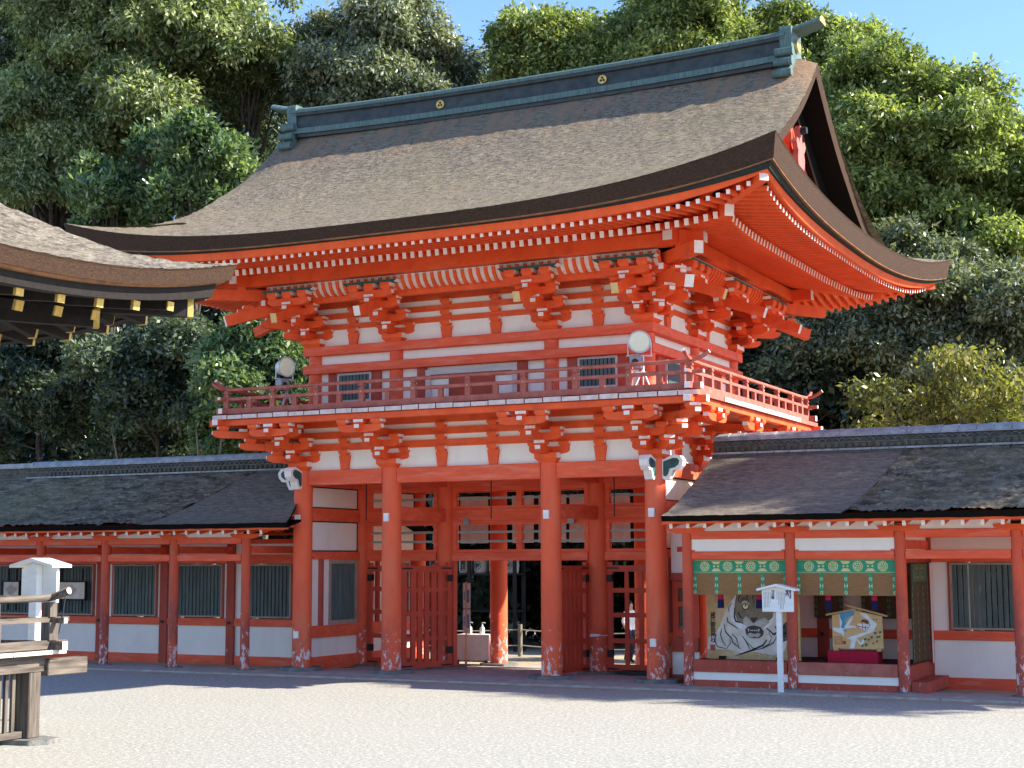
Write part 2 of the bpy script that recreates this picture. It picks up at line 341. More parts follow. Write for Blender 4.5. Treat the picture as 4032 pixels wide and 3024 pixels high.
def zbase(q, a=0): return 7.767+LQ(q, .60, 7.0)
def lift(q): return zb(q)+TF(q)-8.105
def warp(p): return (p[0]*(1+.055*((p[1]-YC)/EY)**2), p[1], p[2]) if p[1] > YC else p
def froof(x, t):
    q = EX-abs(x); z = CZ(t)+lift(q)*(max(t, 0)/EY)**2
    if abs(x) > 5.4: z -= .22*((abs(x)-5.4)/.9)**2*max(0, 1-t/2.2)
    return z
rnd = random.Random(11)
b = MB()
NX, NT = 150, 60
for sgn in (-1, 1):                                                    # front and rear slopes
    vs = []; X = np.linspace(-6.3, 6.3, NX+1); T = np.linspace(.0, EY, NT+1)
    for x in X:
        for t in T: vs.append((x, YC+sgn*t, froof(x, t)+.018*mnoise.noise((x*1.3, t*2.6, 1))+.014*mnoise.noise((x*3.5, t*6, 4))*(t < EY-.01)+rnd.uniform(-.012, .012)*(t < EY-.01)+rnd.uniform(-.015, .006)*(t >= EY-.01)))
    fs = [(i*(NT+1)+j, i*(NT+1)+j+1, (i+1)*(NT+1)+j+1, (i+1)*(NT+1)+j) for i in range(NX) for j in range(NT)]
    if sgn > 0: fs = [f[::-1] for f in fs]
    b.add(vs, fs, 0, True)
    for sx in (-1, 1):                                                 # corners outside the verge
        vs = []; n2 = 12
        for i in range(n2+1):
            q = 1.0-i/n2
            for j in range(n2+1):
                t = (EY-q)+q*j/n2; vs.append((sx*(EX-q), YC+sgn*t, CZ(t)+lift(q)*(t/EY)**2+rnd.uniform(-.006, .006)))
        fs = [(i*(n2+1)+j, i*(n2+1)+j+1, (i+1)*(n2+1)+j+1, (i+1)*(n2+1)+j) for i in range(n2) for j in range(n2)]
        if sgn*sx > 0: fs = [f[::-1] for f in fs]
        b.add(vs, fs, 0, True)
for sx in (-1, 1):                                                     # side skirts
    vs = []; ns, ny = 14, 90
    for i in range(ns+1):
        s = 1.62*i/ns
        for j in range(ny+1):
            y = (EY-s)*(-1+2*j/ny); q = EY-abs(y); vs.append((sx*(EX-s), YC+y, CZ(EY-s)+lift(q)*((EY-s)/EY)**2+(TS(q)-TF(q))-.004+rnd.uniform(-.008, .008)))
    fs = [(i*(ny+1)+j, i*(ny+1)+j+1, (i+1)*(ny+1)+j+1, (i+1)*(ny+1)+j) for i in range(ns) for j in range(ny)]
    if sx > 0: fs = [f[::-1] for f in fs]
    b.add(vs, fs, 0, True)
b.v = [warp(p) for p in b.v]; roof = b.build('roof_thatch', ['thatch'], GATE)
def ring(d, zf, nx=80, ny=60, ex=7.2, ey=5.95, yc=2.55, xc=0):
    """closed loop of points round the eaves, d metres in from the edge, anticlockwise from the front left corner"""
    P = []
    for sx, sy, n, a in ((1, 0, nx, 0), (0, 1, ny, 1), (-1, 0, nx, 2), (0, -1, ny, 3)):
        for i in range(n):
            u = -1+2*i/n
            if a % 2 == 0: q = ex*(1-abs(u)); x = xc+(u if a == 0 else -u)*(ex-d); y = yc+(-(ey-d) if a == 0 else (ey-d))
            else: q = ey*(1-abs(u)); y = yc+(u if a == 1 else -u)*(ey-d); x = xc+((ex-d) if a == 1 else -(ex-d))
            P.append((x, y, zf(q, a)))
    return P
def sweep(b, prof, m=0, closed=True, mats=None, **k):
    rs = [ring(d, zf, **k) for d, zf in prof]; rs = rs if k else [[warp(p) for p in r] for r in rs]; n = len(rs[0]); vs = [p for r in rs for p in r]; kk = len(rs)
    fs = []; ms = []
    for a in range(kk if closed else kk-1):
        c = (a+1) % kk
        for i in range(n): fs.append((a*n+i, c*n+i, c*n+(i+1) % n, a*n+(i+1) % n)); ms.append(mats[a] if mats else m)
    return b.add(vs, fs, mats=ms)
b = MB(); sweep(b, [(0, zt), (.015, lambda q, a: zt(q, a)-.05), (.07, zb), (.6, lambda q, a: zb(q)+.03)], closed=False); b.build('eave_edge', ['thatch_cut'], GATE)
b = MB(); sweep(b, [(.075, lambda q, a: zb(q)-.001), (.08, lambda q, a: zb(q)-.022), (.2, lambda q, a: zb(q)-.022), (.2, lambda q, a: zb(q)-.001)]); b.build('eave_lip', ['wood_orange'], GATE)
b = MB(); sweep(b, [(.13, lambda q, a: zb(q)-.024), (.17, zred1), (.5, zred1), (.5, lambda q, a: zb(q)-.024)]); b.build('eave_band', ['black_band'], GATE)
b = MB(); sweep(b, [(.22, lambda q, a: zred1(q)-.001), (.27, zred0), (.36, zred0), (.36, lambda q, a: zred1(q)-.001)]); b.build('eave_board', ['vermilion'], GATE)
b = MB(); sweep(b, [(.30, lambda q, a: zfly(q)+.004), (1.45, lambda q, a: zfly(q)+.13+.004)], closed=False)
sweep(b, [(1.25, lambda q, a: zbase(q)+.015), (3.6, lambda q, a: 7.767+.22*2.35+.01)], closed=False); b.build('soffit', ['vermilion'], GATE)
b = MB(); sweep(b, [(1.23, lambda q, a: zbase(q)+.004), (1.23, lambda q, a: zbase(q)+.075), (1.31, lambda q, a: zbase(q)+.075), (1.31, lambda q, a: zbase(q)+.004)]); b.build('rafter_board', ['vermilion'], GATE)
# rafters: one mesh each for flying and base rafters, shared; white end grain
fm = MB().box(-.032, .032, 0, 1, -.075, 0, 0, {'-y': 1}).mesh('flying_rafter', ['vermilion', 'white_paint'])
bm_ = MB().box(-.039, .039, 0, 1, -.115, 0, 0, {'-y': 1}).mesh('base_rafter', ['vermilion', 'white_paint'])
def rafter_row(me, name, dout, din, rise, zf, limit):
    rows = []
    for side, half in (('f', EX), ('r', EY), ('l', EY), ('b', EX)):
        n = int((half-dout)/.17)
        for i in range(-n, n+1):
            a = i*.17; q = half-abs(a); d1 = min(din, q-.04)
            if d1-dout < .12: continue
            z = zf(q); L = (d1-dout)/math.cos(math.atan(rise)); sl = math.atan(rise)
            if side == 'f': loc = (a, YC-EY+dout, z); rz = 0
            elif side == 'r': loc = (EX-dout, YC+a, z); rz = R(90)
            elif side == 'l': loc = (-EX+dout, YC-a, z); rz = R(-90)
            else: loc = (-a, YC+EY-dout, z); rz = R(180)
            rows.append((warp(loc), (sl, 0, rz), (1, L, 1)))
    for loc, rot, sc in rows[:limit]: place(me, name, GATE, loc, rot, sc)
    bb = MB(); 
    for loc, rot, sc in rows[limit:]:
        T = Matrix.Translation(loc) @ Matrix.Rotation(rot[2], 4, 'Z') @ Matrix.Rotation(rot[0], 4, 'X') @ Matrix.Diagonal((*sc, 1))
        h, wd = (.075, .032) if name == 'flying_rafter' else (.115, .039)
        bb.box(-wd, wd, 0, 1, -h, 0, 0, {'-y': 1}, T)
    tag(bb.build('side_'+name+'s', ['vermilion', 'white_paint'], GATE), kind='stuff')
rafter_row(fm, 'flying_rafter', .35, 1.40, .125, zfly, 100)
rafter_row(bm_, 'base_rafter', 1.20, 3.55, .22, zbase, 100)
def beam(b, p0, p1, wd, h, m=0, e=None, taper=1):
    """square timber from p0 to p1 (centre line), upright cross-section"""
    p0, p1 = Vector(p0), Vector(p1); d = (p1-p0); L = d.length; d.normalize(); sd_ = d.cross(Vector((0, 0, 1))).normalized(); u = sd_.cross(d)
    vs = []
    for p, k in ((p0, 1), (p1, taper)):
        for a, c in ((-1, -1), (1, -1), (1, 1), (-1, 1)): vs.append(p+sd_*a*wd/2*k+u*c*h/2*k)
    e = m if e is None else e
    return b.add(vs, [(3, 2, 1, 0), (4, 5, 6, 7), (0, 1, 5, 4), (1, 2, 6, 5), (2, 3, 7, 6), (3, 0, 4, 7)], mats=[m, e, m, m, m, m])
for sx in (-1, 1):                                                     # hip rafters under the four corners
    for sy in (-1, 1):
        yy = lambda d: YC+sy*(EY-d)
        b = MB(); beam(b, (sx*(EX-3.7), yy(3.7), 8.24), (sx*(EX-1.16), yy(1.16), zbase(1.16)-.05), .17, .2, 0, 1)
        beam(b, (sx*(EX-1.9), yy(1.9), 7.98), (sx*(EX-.30), yy(.30), zfly(.3)-.03), .16, .18, 0, 1)
        b.v = [warp(tuple(p)) for p in b.v]; b.build('hip_rafter', ['vermilion', 'white_paint'], GATE)
# gables
for sx in (-1, 1):
    b = MB(); T = np.linspace(0, 4.7, 40)
    for sy in (-1, 1):
        top = [(sx*6.3, YC+sy*t, froof(6.3, t)) for t in T]
        f0 = [(sx*6.3, p[1], p[2]) for p in top]; dk = [.25*min(1, .5+(4.7-t)/1.6) for t in T]; f1 = [(sx*6.26, p[1], p[2]-h_) for p, h_ in zip(top, dk)]; f2 = [(sx*5.45, p[1], p[2]-h_*.92) for p, h_ in zip(top, dk)]
        n = len(T); fs = [(i, i+1, n+i+1, n+i) for i in range(n-1)]+[(n+i, n+i+1, 2*n+i+1, 2*n+i) for i in range(n-1)]
        b.add(f0+f1+f2, fs, mats=[0]*(n-1)+[1]*(n-1))
    b.build('verge', ['thatch_cut', 'thatch_cut_dark'], GATE)
    for nm, xo, h0, h1, th, mt in (('barge_board', 5.82, .235, .80, .10, 'thatch_cut_dark'), ('inner_barge_board', 5.70, .74, .96, .09, 'beam_red')):
        b = MB()
        for sy in (-1, 1):
            n = len(T); vs = []
            for x in (xo, xo-th):
                for h in (h0, h1): vs += [(sx*x, YC+sy*t, froof(6.3, t)-h) for t in T]
            fs = []
            for a, c in ((0, 1), (1, 3), (3, 2), (2, 0)): fs += [(a*n+i, a*n+i+1, c*n+i+1, c*n+i) for i in range(n-1)]
            b.add(vs, fs, 0)
        b.build(nm, [mt], GATE)
    b = MB(); pts = [(-4.4, 8.6)]+[(-t, froof(6.3, t)-.5) for t in np.linspace(4.2, 0, 12)]+[(t, froof(6.3, t)-.5) for t in np.linspace(.3, 4.2, 12)]+[(4.4, 8.6)]
    b.prism(pts, lambda a, c: (sx*5.52, YC+a, c), lambda a, c: (sx*5.40, YC+a, c), 0); b.build('gable_wall', ['old_red'], GATE)
    b = MB(); b.box(sx*5.64-.1, sx*5.64+.1, YC-2.0, YC+2.0, 9.35, 9.58)
    b.box(sx*5.64-.09, sx*5.64+.09, YC-.11, YC+.11, 9.58, 11.0); b.build('gable_frame', ['beam_red'], GATE)
    b = MB()
    for k in (-1.35, -.75, .75, 1.35): b.box(sx*5.58-.04, sx*5.58+.04, YC+k-.035, YC+k+.035, 8.9, 9.35)
    b.build('gable_strut', ['white_paint'], GATE)
    # pendant ornament below the apex
    half = [(0, -.62), (.10, -.56), (.17, -.44), (.19, -.30), (.15, -.19), (.20, -.14), (.25, -.04), (.20, .04), (.12, .03), (.10, -.04), (.06, .05), (.07, .22), (.04, .3)]
    pts = half+[(-a, c) for a, c in half[::-1][:-1]]
    b = MB(); b.prism(pts, lambda a, c: (sx*5.93, YC+a*1.25, 10.22+c*1.05), lambda a, c: (sx*5.83, YC+a*1.25, 10.22+c*1.05), 0)
    o = b.build('gable_pendant', ['pink_paint'], GATE)
    b = MB(); b.tube([(sx*5.93, YC, 10.44), (sx*6.05, YC, 10.44)], [.08, .065], 12); b.build('pendant_boss', ['iron'], o)
# ridge
def rz_(x): return .10*(abs(x)/5.8)**2.5-.06
b = MB(); X = np.linspace(-5.75, 5.75, 61)
prof = [(-.36, 11.66), (-.36, 11.74), (-.40, 11.74), (-.40, 11.86), (-.30, 11.88), (-.27, 12.16), (-.33, 12.18), (-.33, 12.23), (-.36, 12.24), (-.36, 12.30), (.36, 12.30), (.36, 12.24), (.33, 12.23), (.33, 12.18), (.27, 12.16), (.30, 11.88), (.40, 11.86), (.40, 11.74), (.36, 11.74), (.36, 11.66)]
n = len(prof); vs = [(x, YC+a, c+rz_(x)) for x in X for a, c in prof]; fs = []; ms = []
for i in range(len(X)-1):
    for j in range(n): fs.append((i*n+j, (i+1)*n+j, (i+1)*n+(j+1) % n, i*n+(j+1) % n)); ms.append(1 if j in (2, 3, 8, 7, 16, 15) else 0)
b.add(vs, fs, mats=ms); b.build('ridge_box', ['bronze_dark', 'patina_green'], GATE)
b = MB(); X = np.linspace(-6.42, 6.42, 75); vs = []; n = 12
for x in X:
    k = max(0, abs(x)-5.5); zc = 12.29+rz_(min(abs(x), 5.8))+.13*k+.08*k*k; ht = .125+.02*k
    vs += [(x, YC+.30*(1-.3*k)*math.cos(math.pi*j/(n-1)), zc+ht*math.sin(math.pi*j/(n-1))*1.0) for j in range(n)]
fs = [(i*n+j, (i+1)*n+j, (i+1)*n+(j+1) % n, i*n+(j+1) % n) for i in range(len(X)-1) for j in range(n)]
b.add(vs, fs, 0); b.add(vs[:n], [tuple(range(n))], 1); b.add(vs[-n:], [tuple(range(n-1, -1, -1))], 1); b.build('ridge_cap', ['patina_green', 'gold'], GATE)
for sx in (-1, 1):
    b = MB(); x0 = sx*5.78
    out = [(-.34, 12.36), (-.30, 12.42), (.30, 12.42), (.34, 12.36), (.32, 11.98), (.40, 11.95), (.44, 11.86), (.38, 11.76), (.46, 11.74), (.50, 11.64), (.42, 11.56), (.52, 11.52), (.56, 11.40), (.48, 11.32), (.38, 11.36)]
    out += [(-a, c) for a, c in out[:3:-1]]
    b.prism(out, lambda a, c: (x0+sx*.10, YC+a, c+.06), lambda a, c: (x0-sx*.14, YC+a, c+.06), 0)
    for a, c, r_ in ((.43, 11.92, .085), (.50, 11.70, .08), (.56, 11.46, .08)):
        for s in (-1, 1): b.tube([(x0-sx*.20, YC+s*a, c), (x0+sx*.16, YC+s*a, c)], r_, 14)
    o = b.build('ridge_end', ['patina_green'], GATE)
    b = MB(); b.tube([(x0+sx*.10, YC, 12.14), (x0+sx*.16, YC, 12.14)], .13, 20); b.build('gold_crest', ['gold'], o)
for x in (-1.9, 1.9):
    b = MB(); yf = YC-.285; zc = 12.02+rz_(x)
    b.tube([(x, yf+.02, zc), (x, yf-.035, zc)], .085, 24)
    b.tube([(x+.085*math.cos(k*math.pi/12), yf-.035, zc+.085*math.sin(k*math.pi/12)) for k in range(25)], .013, 6)
    for k in range(3):
        a = R(90+120*k)
        b.tube([(x+.036*math.cos(a), yf-.034, zc+.036*math.sin(a)), (x+.036*math.cos(a), yf-.040, zc+.036*math.sin(a))], .026, 12, 1)
    b.build('ridge_crest', ['gold', 'wood_dark'], GATE)
# ---------------------------------------------------------------- lower storey
CXS = (-3.8, -1.72, 1.72, 3.8); CYS = (0, 2.2, 4.6)
random.seed(7)
for yi, y in enumerate(CYS):
    for x in CXS:
        z0 = gz(y)+.09; r0 = .195
        b = MB(); b.cyl(0, 0, z0, 4.0, r0, r0*.97, 32)
        c = b.build('column', ['column_red'], GATE, (x, y, 0))
        b = MB(); k = 14; pts = [(.42*(1+.10*math.sin(3*i+x*5))*math.cos(2*math.pi*i/k), .40*(1+.10*math.cos(2*i+x*3))*math.sin(2*math.pi*i/k)) for i in range(k)]
        b.prism(pts, lambda a, d: (a*1.08, d*1.08, z0-.25), lambda a, d: (a, d, z0), 0)
        bevel(b.build('foundation_stone', ['stone'], GATE, (x, y, 0)), .02, 2)
        if yi == 0:
            for zz, hh in ((2.95, .13), (.66, .11)):
                if zz < 1 and abs(x) < 2: continue
                bb = MB(); bb.box(-.055, .055, -r0-.03, -r0+.05, zz, zz+hh+.03, 0); bb.build('tenon_end', ['white_paint'], c)
for y in CYS:                                                          # head beams between columns
    for x0, x1 in zip(CXS, CXS[1:]):
        b = MB(); b.box(x0+.17, x1-.17, y-.11, y+.11, 3.70, 3.995); bevel(b.build('head_beam', ['beam_red'], GATE))
for x in CXS:
    for y0, y1 in zip(CYS, CYS[1:]):
        b = MB(); b.box(x-.11, x+.11, y0+.17, y1-.17, 3.70, 3.995); bevel(b.build('head_beam', ['beam_red'], GATE))
        if abs(x) < 2:
            b = MB(); b.box(x-.085, x+.085, y0+.18, y1-.18, 2.98, 3.24); bevel(b.build('tie_beam', ['beam_red'], GATE))
b = MB(); b.box(-3.75, 3.75, .05, 4.55, 4.0, 4.04); b.build('ceiling', ['beam_red'], GATE)
SCR = [(0, -.22), (.05, -.25), (.13, -.24), (.17, -.16), (.20, -.08), (.30, -.08), (.38, 0), (.40, .10), (.34, .18), (.24, .20), (.13, .17), (.05, .13), (0, .12)]
SIN = [(.02, -.17), (.07, -.19), (.11, -.15), (.14, -.05), (.24, -.03), (.31, .02), (.33, .09), (.28, .14), (.20, .14), (.10, .11), (.02, .08)]
for x, y, ang in ((-3.8, 0, -90), (-3.8, 0, 180), (3.8, 0, -90), (3.8, 0, 0), (-3.8, 4.6, 180), (3.8, 4.6, 0)):
    b = MB(); b.prism(SCR, lambda a, c: (a, -.08, c), lambda a, c: (a, .08, c), 0)
    b.prism(SIN, lambda a, c: (a, -.086, c), lambda a, c: (a, .086, c), 1)
    for s in (-1, 1): b.tube([(.20+.055*math.cos(t)*(1-t/9), s*.087, .055+.055*math.sin(t)*(1-t/9)) for t in np.linspace(0, 7, 22)], .007, 5, 2)
    o = b.build('beam_nose', ['white_paint', 'teal_paint', 'dark_line'], GATE, (x+.17*math.cos(R(ang)), y+.17*math.sin(R(ang)), 3.86), (0, 0, R(ang)))
# side bays: left and right outer walls
for sx in (-1, 1):
    X = sx*3.8
    for y0, y1 in ((0, 2.2), (2.2, 4.6)):
        for z0, z1 in ((2.22, 2.38), (3.0, 3.26), (.64, .88), (gz(y1)+.05, .26)):
            b = MB(); b.box(X-.08, X+.08, y0+.17, y1-.17, z0, z1); bevel(b.build('wall_beam', ['beam_red'], GATE))
        for z0, z1 in ((2.38, 3.0), (3.26, 3.70), (.26, .64)):
            b = MB(); b.box(X-.02, X+.02, y0+.17, y1-.17, z0, z1); pn = b.build('wall_panel', ['plaster'], GATE)
            if z0 > 1:
                bb = MB()
                for s in (-1, 1):
                    xo = X+s*.024
                    for a0, a1, c0, c1 in ((y0+.19, y1-.19, z0, z0+.025), (y0+.19, y1-.19, z1-.025, z1), (y0+.19, y0+.215, z0, z1), (y1-.215, y1-.19, z0, z1)): bb.box(xo-.006, xo+.006, a0, a1, c0, c1)
                bb.build('panel_edging', ['dark_frame'], pn)
        b = MB(); b.cyl(X, y0+.62, .88, 2.22, .085, .085, 16); b.build('wall_post', ['old_red'], GATE)
        b = MB(); b.box(X-.05, X+.05, y0+.92, y0+.98, .88, 2.22); b.box(X-.05, X+.05, y0+1.93, y0+1.99, .88, 2.22); b.box(X-.05, X+.05, y0+.98, y0+1.93, 2.13, 2.22); b.box(X-.05, X+.05, y0+.98, y0+1.93, .88, .97)
        o = b.build('lattice_window', ['frame_tan'], GATE)
        b = MB()
        for k in range(9): b.box(X-.025, X+.025, y0+1.0+k*.104, y0+1.0+k*.104+.07, .97, 2.13)
        b.build('lattice_bars', ['lattice_green'], o)
        b = MB(); b.box(X-.02, X+.02, y0+.17, y0+.535, .88, 2.22); b.box(X-.02, X+.02, y0+.705, y0+.92, .88, 2.22); b.build('wall_panel', ['plaster'], GATE)
# middle row: transoms
for x0, x1 in zip(CXS, CXS[1:]):
    y = 2.2; a, c = x0+.185, x1-.185; cen = x1-x0 > 3
    for z0, z1 in ((3.0, 3.24), (2.18, 2.35)):
        b = MB(); b.box(a, c, y-.11, y+.11, z0, z1); bevel(b.build('transom_beam', ['beam_red'], GATE))
    for z0, z1 in ((3.24, 3.70), (2.35, 3.0)):
        b = MB(); f = .085
        b.box(a, c, y-.06, y+.06, z0, z0+f*.7); b.box(a, c, y-.06, y+.06, z1-f, z1); b.box(a, a+f, y-.06, y+.06, z0+f*.7, z1-f); b.box(c-f, c, y-.06, y+.06, z0+f*.7, z1-f)
        if cen: b.box(-.06, .06, y-.06, y+.06, z0+f*.7, z1-f)
        o = b.build('transom_frame', ['beam_red'], GATE)
        bb = MB()
        for zz in ((2.555, 2.745) if z0 < 3 else (3.44,)): bb.box(a+f, c-f, y-.03, y+.03, zz, zz+.045)
        bb.build('transom_bar', ['bar_grey'], o)
    if cen:
        for xx in (a+.35, c-.35):
            b = MB(); b.box(xx-.07, xx+.07, y-.13, y-.112, 2.92, 3.05); b.build('hook_plate', ['grey_metal'], GATE)
# lattice leaves
def lattice(wd, h, nb, gap=.6, bw=.075):
    b = MB(); fr = .10; t = .035
    b.box(0, fr, -t, t, 0, h+.05); b.box(wd-fr, wd, -t, t, 0, h+.05)
    for z0, z1 in ((.02, .14), (h-.14, h-.02)): b.box(fr, wd-fr, -t, t, z0, z1)
    for k in range(nb):
        x = fr+(wd-2*fr)*(k+1)/(nb+1); b.box(x-bw/2, x+bw/2, -t*.55, t*.75, .14, h-.14)
    for z in (.55, 1.05, 1.53): b.box(fr, wd-fr, -t*.9, t*.5, z, z+.09)
    return b
def fittings(lf, wd, h):
    for z in (h-.34, .28): MB().box(-.02, .10, -.045, .045, z, z+.14).build('hinge', ['iron'], lf)
    for z in (.04, h-.085):
        for x0, x1 in ((0, .24), (wd-.24, wd)): MB().box(x0, x1, -.040, .040, z, z+.03).build('iron_strap', ['iron'], lf)
for nm, loc, ang, wd, nb in (('gate_leaf', (-1.53, 2.05, .02), 180+62, 1.18, 5), ('gate_leaf', (1.53, 2.05, .02), -97, 1.15, 5), ('lattice_panel', (-3.60, 2.2, .02), 0, 1.70, 3), ('lattice_panel', (1.92, 2.2, .02), 0, 1.70, 4)):
    lf = lattice(wd, 2.08, nb, bw=.115 if nm == 'gate_leaf' else .08).build(nm, ['door_red'], GATE, loc, (0, 0, R(ang)))
    fittings(lf, wd, 2.08)
    if nm == 'gate_leaf': MB().tube([(wd*.5+.09*math.cos(t), -.06, 1.10+.09*math.sin(t)) for t in np.linspace(0, 2*math.pi, 17)], .008, 6).build('pull_ring', ['iron'], lf)
for sx in (-1, 1):
    b = MB(); b.box(sx*1.72-.02, sx*1.72+.14*sx, 2.0, 2.4, .02, .1) if 0 else b.box(min(sx*1.56, sx*1.5), max(sx*1.56, sx*1.5), 2.12, 2.28, gz(2.2), 2.18); b.build('door_jamb', ['door_red'], GATE)
for x in (-.02, 2.6, -2.9):
    b = MB(); b.cyl(x, .95, 3.0, 3.98, .012, .012, 8); b.build('hanging_rod', ['iron'], GATE)
# ---------------------------------------------------------------- bracket work
def arm_mesh(L, h, wd, name, one=False):
    r_ = min(.2, L*.3); pts = [(-L/2, h), (L/2, h), (L/2, h*.5), (L/2-r_*.25, h*.2), (L/2-r_*.6, h*.05), (L/2-r_, 0), (-L/2+r_, 0), (-L/2+r_*.6, h*.05), (-L/2+r_*.25, h*.2), (-L/2, h*.5)]
    if one: pts = [(0, h), (L, h), (L, h*.5), (L-r_*.25, h*.2), (L-r_*.6, h*.05), (L-r_, 0), (0, 0)]
    e = [0]*len(pts); e[1] = 1
    if not one: e[9] = 1
    else: e[1] = 1
    b = MB(); b.prism(pts, lambda a, c: (a, -wd/2, c), lambda a, c: (a, wd/2, c), 0, ends=e); return b.mesh(name, ['vermilion', 'white_paint'])
def block_mesh(wd, h, name):
    b = MB(); k = wd*.36; w_ = wd/2; zc = h*.45
    vs = [(-k, -k, 0), (k, -k, 0), (k, k, 0), (-k, k, 0), (-w_, -w_, zc), (w_, -w_, zc), (w_, w_, zc), (-w_, w_, zc), (-w_, -w_, h), (w_, -w_, h), (w_, w_, h), (-w_, w_, h)]
    fs = [(3, 2, 1, 0), (8, 9, 10, 11)]; ms = [0, 0]
    for a in (0, 4):
        for i in range(4): fs.append((a+i, a+(i+1) % 4, a+4+(i+1) % 4, a+4+i)); ms.append(1 if i == 1 and a == 4 else 0)
    b.add(vs, fs, mats=ms); return b.mesh(name, ['vermilion', 'white_paint'])
AH = .14
ARM = {round(L, 2): arm_mesh(L, AH, .11, 'bracket_arm') for L in (.84, .96)}
OARM = {}
def oarm(L):
    L = round(L, 2)
    if L not in OARM: OARM[L] = arm_mesh(L, AH, .11, 'bracket_arm', True)
    return OARM[L]
BLK = {}
def blk(h):
    h = round(h, 3)
    if h not in BLK: BLK[h] = block_mesh(.215, h, 'bearing_block')
    return BLK[h]
BIG = block_mesh(.46, .17, 'base_block')
def cluster(x, y, z0, pitch, step, dirs, tail=0, purl=False):
    """three-step bracket set on a column head; dirs: outward directions in degrees (two at a corner)"""
    root = place(BIG, 'bracket_set', GATE, (x, y, z0))
    hb = pitch-AH
    def put(me, name, px, py, pz, a): return place(me, name, root, (px, py, pz), (0, 0, a))
    corner = len(dirs) > 1
    for ang in dirs:
        a = R(ang); o = Vector((math.cos(a), math.sin(a), 0)); t = Vector((-math.sin(a), math.cos(a), 0))
        for k in (1, 2, 3):
            zk = .15+(k-1)*pitch
            put(oarm(step*k+.17), 'bracket_arm', 0, 0, zk, a)
            p = o*step*k; put(blk(hb), 'bearing_block', p.x, p.y, zk+AH, a)
            q = o*step*(k-1)
            if k == 3 and not corner and not purl: continue
            put(ARM[.84], 'bracket_arm', q.x, q.y, zk+.003, a+math.pi/2)
            for s in (-1, 1):
                bp = q+t*s*.32; put(blk(hb), 'bearing_block', bp.x, bp.y, zk+AH, a+math.pi/2)
        zk = .15+2*pitch; q = o*step*3
        if not purl:
            put(ARM[.96], 'bracket_arm', q.x, q.y, zk-.002, a+math.pi/2)
            for s in (-1, 0, 1):
                bp = q+t*s*.38
                if s: put(blk(hb), 'bearing_block', bp.x, bp.y, zk+AH, a+math.pi/2)
        else:
            zk = .15+3*pitch-.06; put(ARM[.96], 'bracket_arm', q.x, q.y, zk, a+math.pi/2)
            for s in (-1, 0, 1):
                bp = q+t*s*.36; put(blk(.13), 'bearing_block', bp.x, bp.y, zk+AH, a+math.pi/2)
            b = MB(); b.prism([(-.62, .05), (.62, .05), (.56, .0), (-.56, .0)], lambda c, d: (c, -.09, d), lambda c, d: (c, .09, d), 0, ends=[0, 1, 0, 1])
            b.build('board_strip', ['teal_paint', 'white_paint'], root, (q.x, q.y, zk+AH+.13), (0, 0, a+math.pi/2))
        if tail:
            b = MB(); f = o*1.52; beam(b, (o.x*.1, o.y*.1, 7.42-z0), (f.x, f.y, 6.93-z0), .14, .19, 0, 1); b.build('tail_rafter', ['vermilion', 'yellow_paint' if (x > 0 or (x < -3 and y < 1)) and y < 1 else 'white_paint'], root)
    if corner:
        a0, a1 = R(dirs[0]), R(dirs[1]); o = Vector((math.cos(a0)+math.cos(a1), math.sin(a0)+math.sin(a1), 0)); a = math.atan2(o.y, o.x)
        for k in (1, 2, 3):
            zk = .15+(k-1)*pitch; put(oarm(step*k*1.414+.22), 'bracket_arm', 0, 0, zk+.004, a); p = o*step*k; put(blk(hb), 'bearing_block', p.x, p.y, zk+AH+.002, a)
        if tail:
            b = MB(); f = o*1.32; beam(b, (o.x*.1, o.y*.1, 7.52-z0), (f.x, f.y, 6.98-z0), .17, .22, 0, 1)
            f = o*1.60; beam(b, (o.x*.3, o.y*.3, 7.55-z0), (f.x, f.y, 7.50-z0), .17, .22, 0, 1)
            b.build('tail_rafter', ['vermilion', 'white_paint'], root)
            b = MB(); b.box(-.08, .08, -.08, .08, 0, .35); b.build('corner_post', ['vermilion'], root, (o.x*1.1, o.y*1.1, 7.58-z0), (0, 0, a))
def strut(x, y, z0, zz, ang):
    """tapering strut with blocks in the wall courses above"""
    root = MB().prism([(-.085, 0), (.085, 0), (.125, zz[0]-.10), (-.125, zz[0]-.10)], lambda a, c: (a, -.05, c), lambda a, c: (a, .05, c), 0).build('wall_strut', ['vermilion'], GATE, (x, y, z0), (0, 0, R(ang)))
    place(blk(.11), 'bearing_block', root, (0, 0, zz[0]-.10))
    for a, c in zz[1:]: place(blk(c-a), 'bearing_block', root, (0, 0, a))
LW = ((4.38, 4.52), (4.62, 4.755), (4.85, 4.985)); UW = ((6.85, 6.955), (7.07, 7.18), (7.29, 7.40))
def walls(hx, y0, y1, zbase_, ztop, W, off):
    for p0, p1 in (((-hx, y0), (hx, y0)), ((hx, y0), (hx, y1)), ((hx, y1), (-hx, y1)), ((-hx, y1), (-hx, y0))):
        dx = p0[0] != p1[0]; s = {True: (0, 1), False: (1, 0)}[dx]
        a, c = sorted((p0, p1)); inn = .03
        b = MB()
        if dx: b.box(a[0], c[0], a[1]-.02, a[1]+.02, zbase_, ztop)
        else: b.box(a[0]-.02, a[0]+.02, a[1], c[1], zbase_, ztop)
        b.build('bracket_wall', ['plaster'], GATE)
        for z0, z1 in W:
            b = MB(); e = .5
            if dx: b.box(a[0]-e, c[0]+e, a[1]-.06, a[1]+.06, z0, z1)
            else: b.box(a[0]-.058, a[0]+.058, a[1]-e, c[1]+e, z0+.001, z1-.001)
            b.build('wall_course', ['vermilion'], GATE)
walls(3.8, 0, 4.6, 3.995, 5.0, LW, .0)
UX, UY0, UY1 = 3.62, .15, 4.95
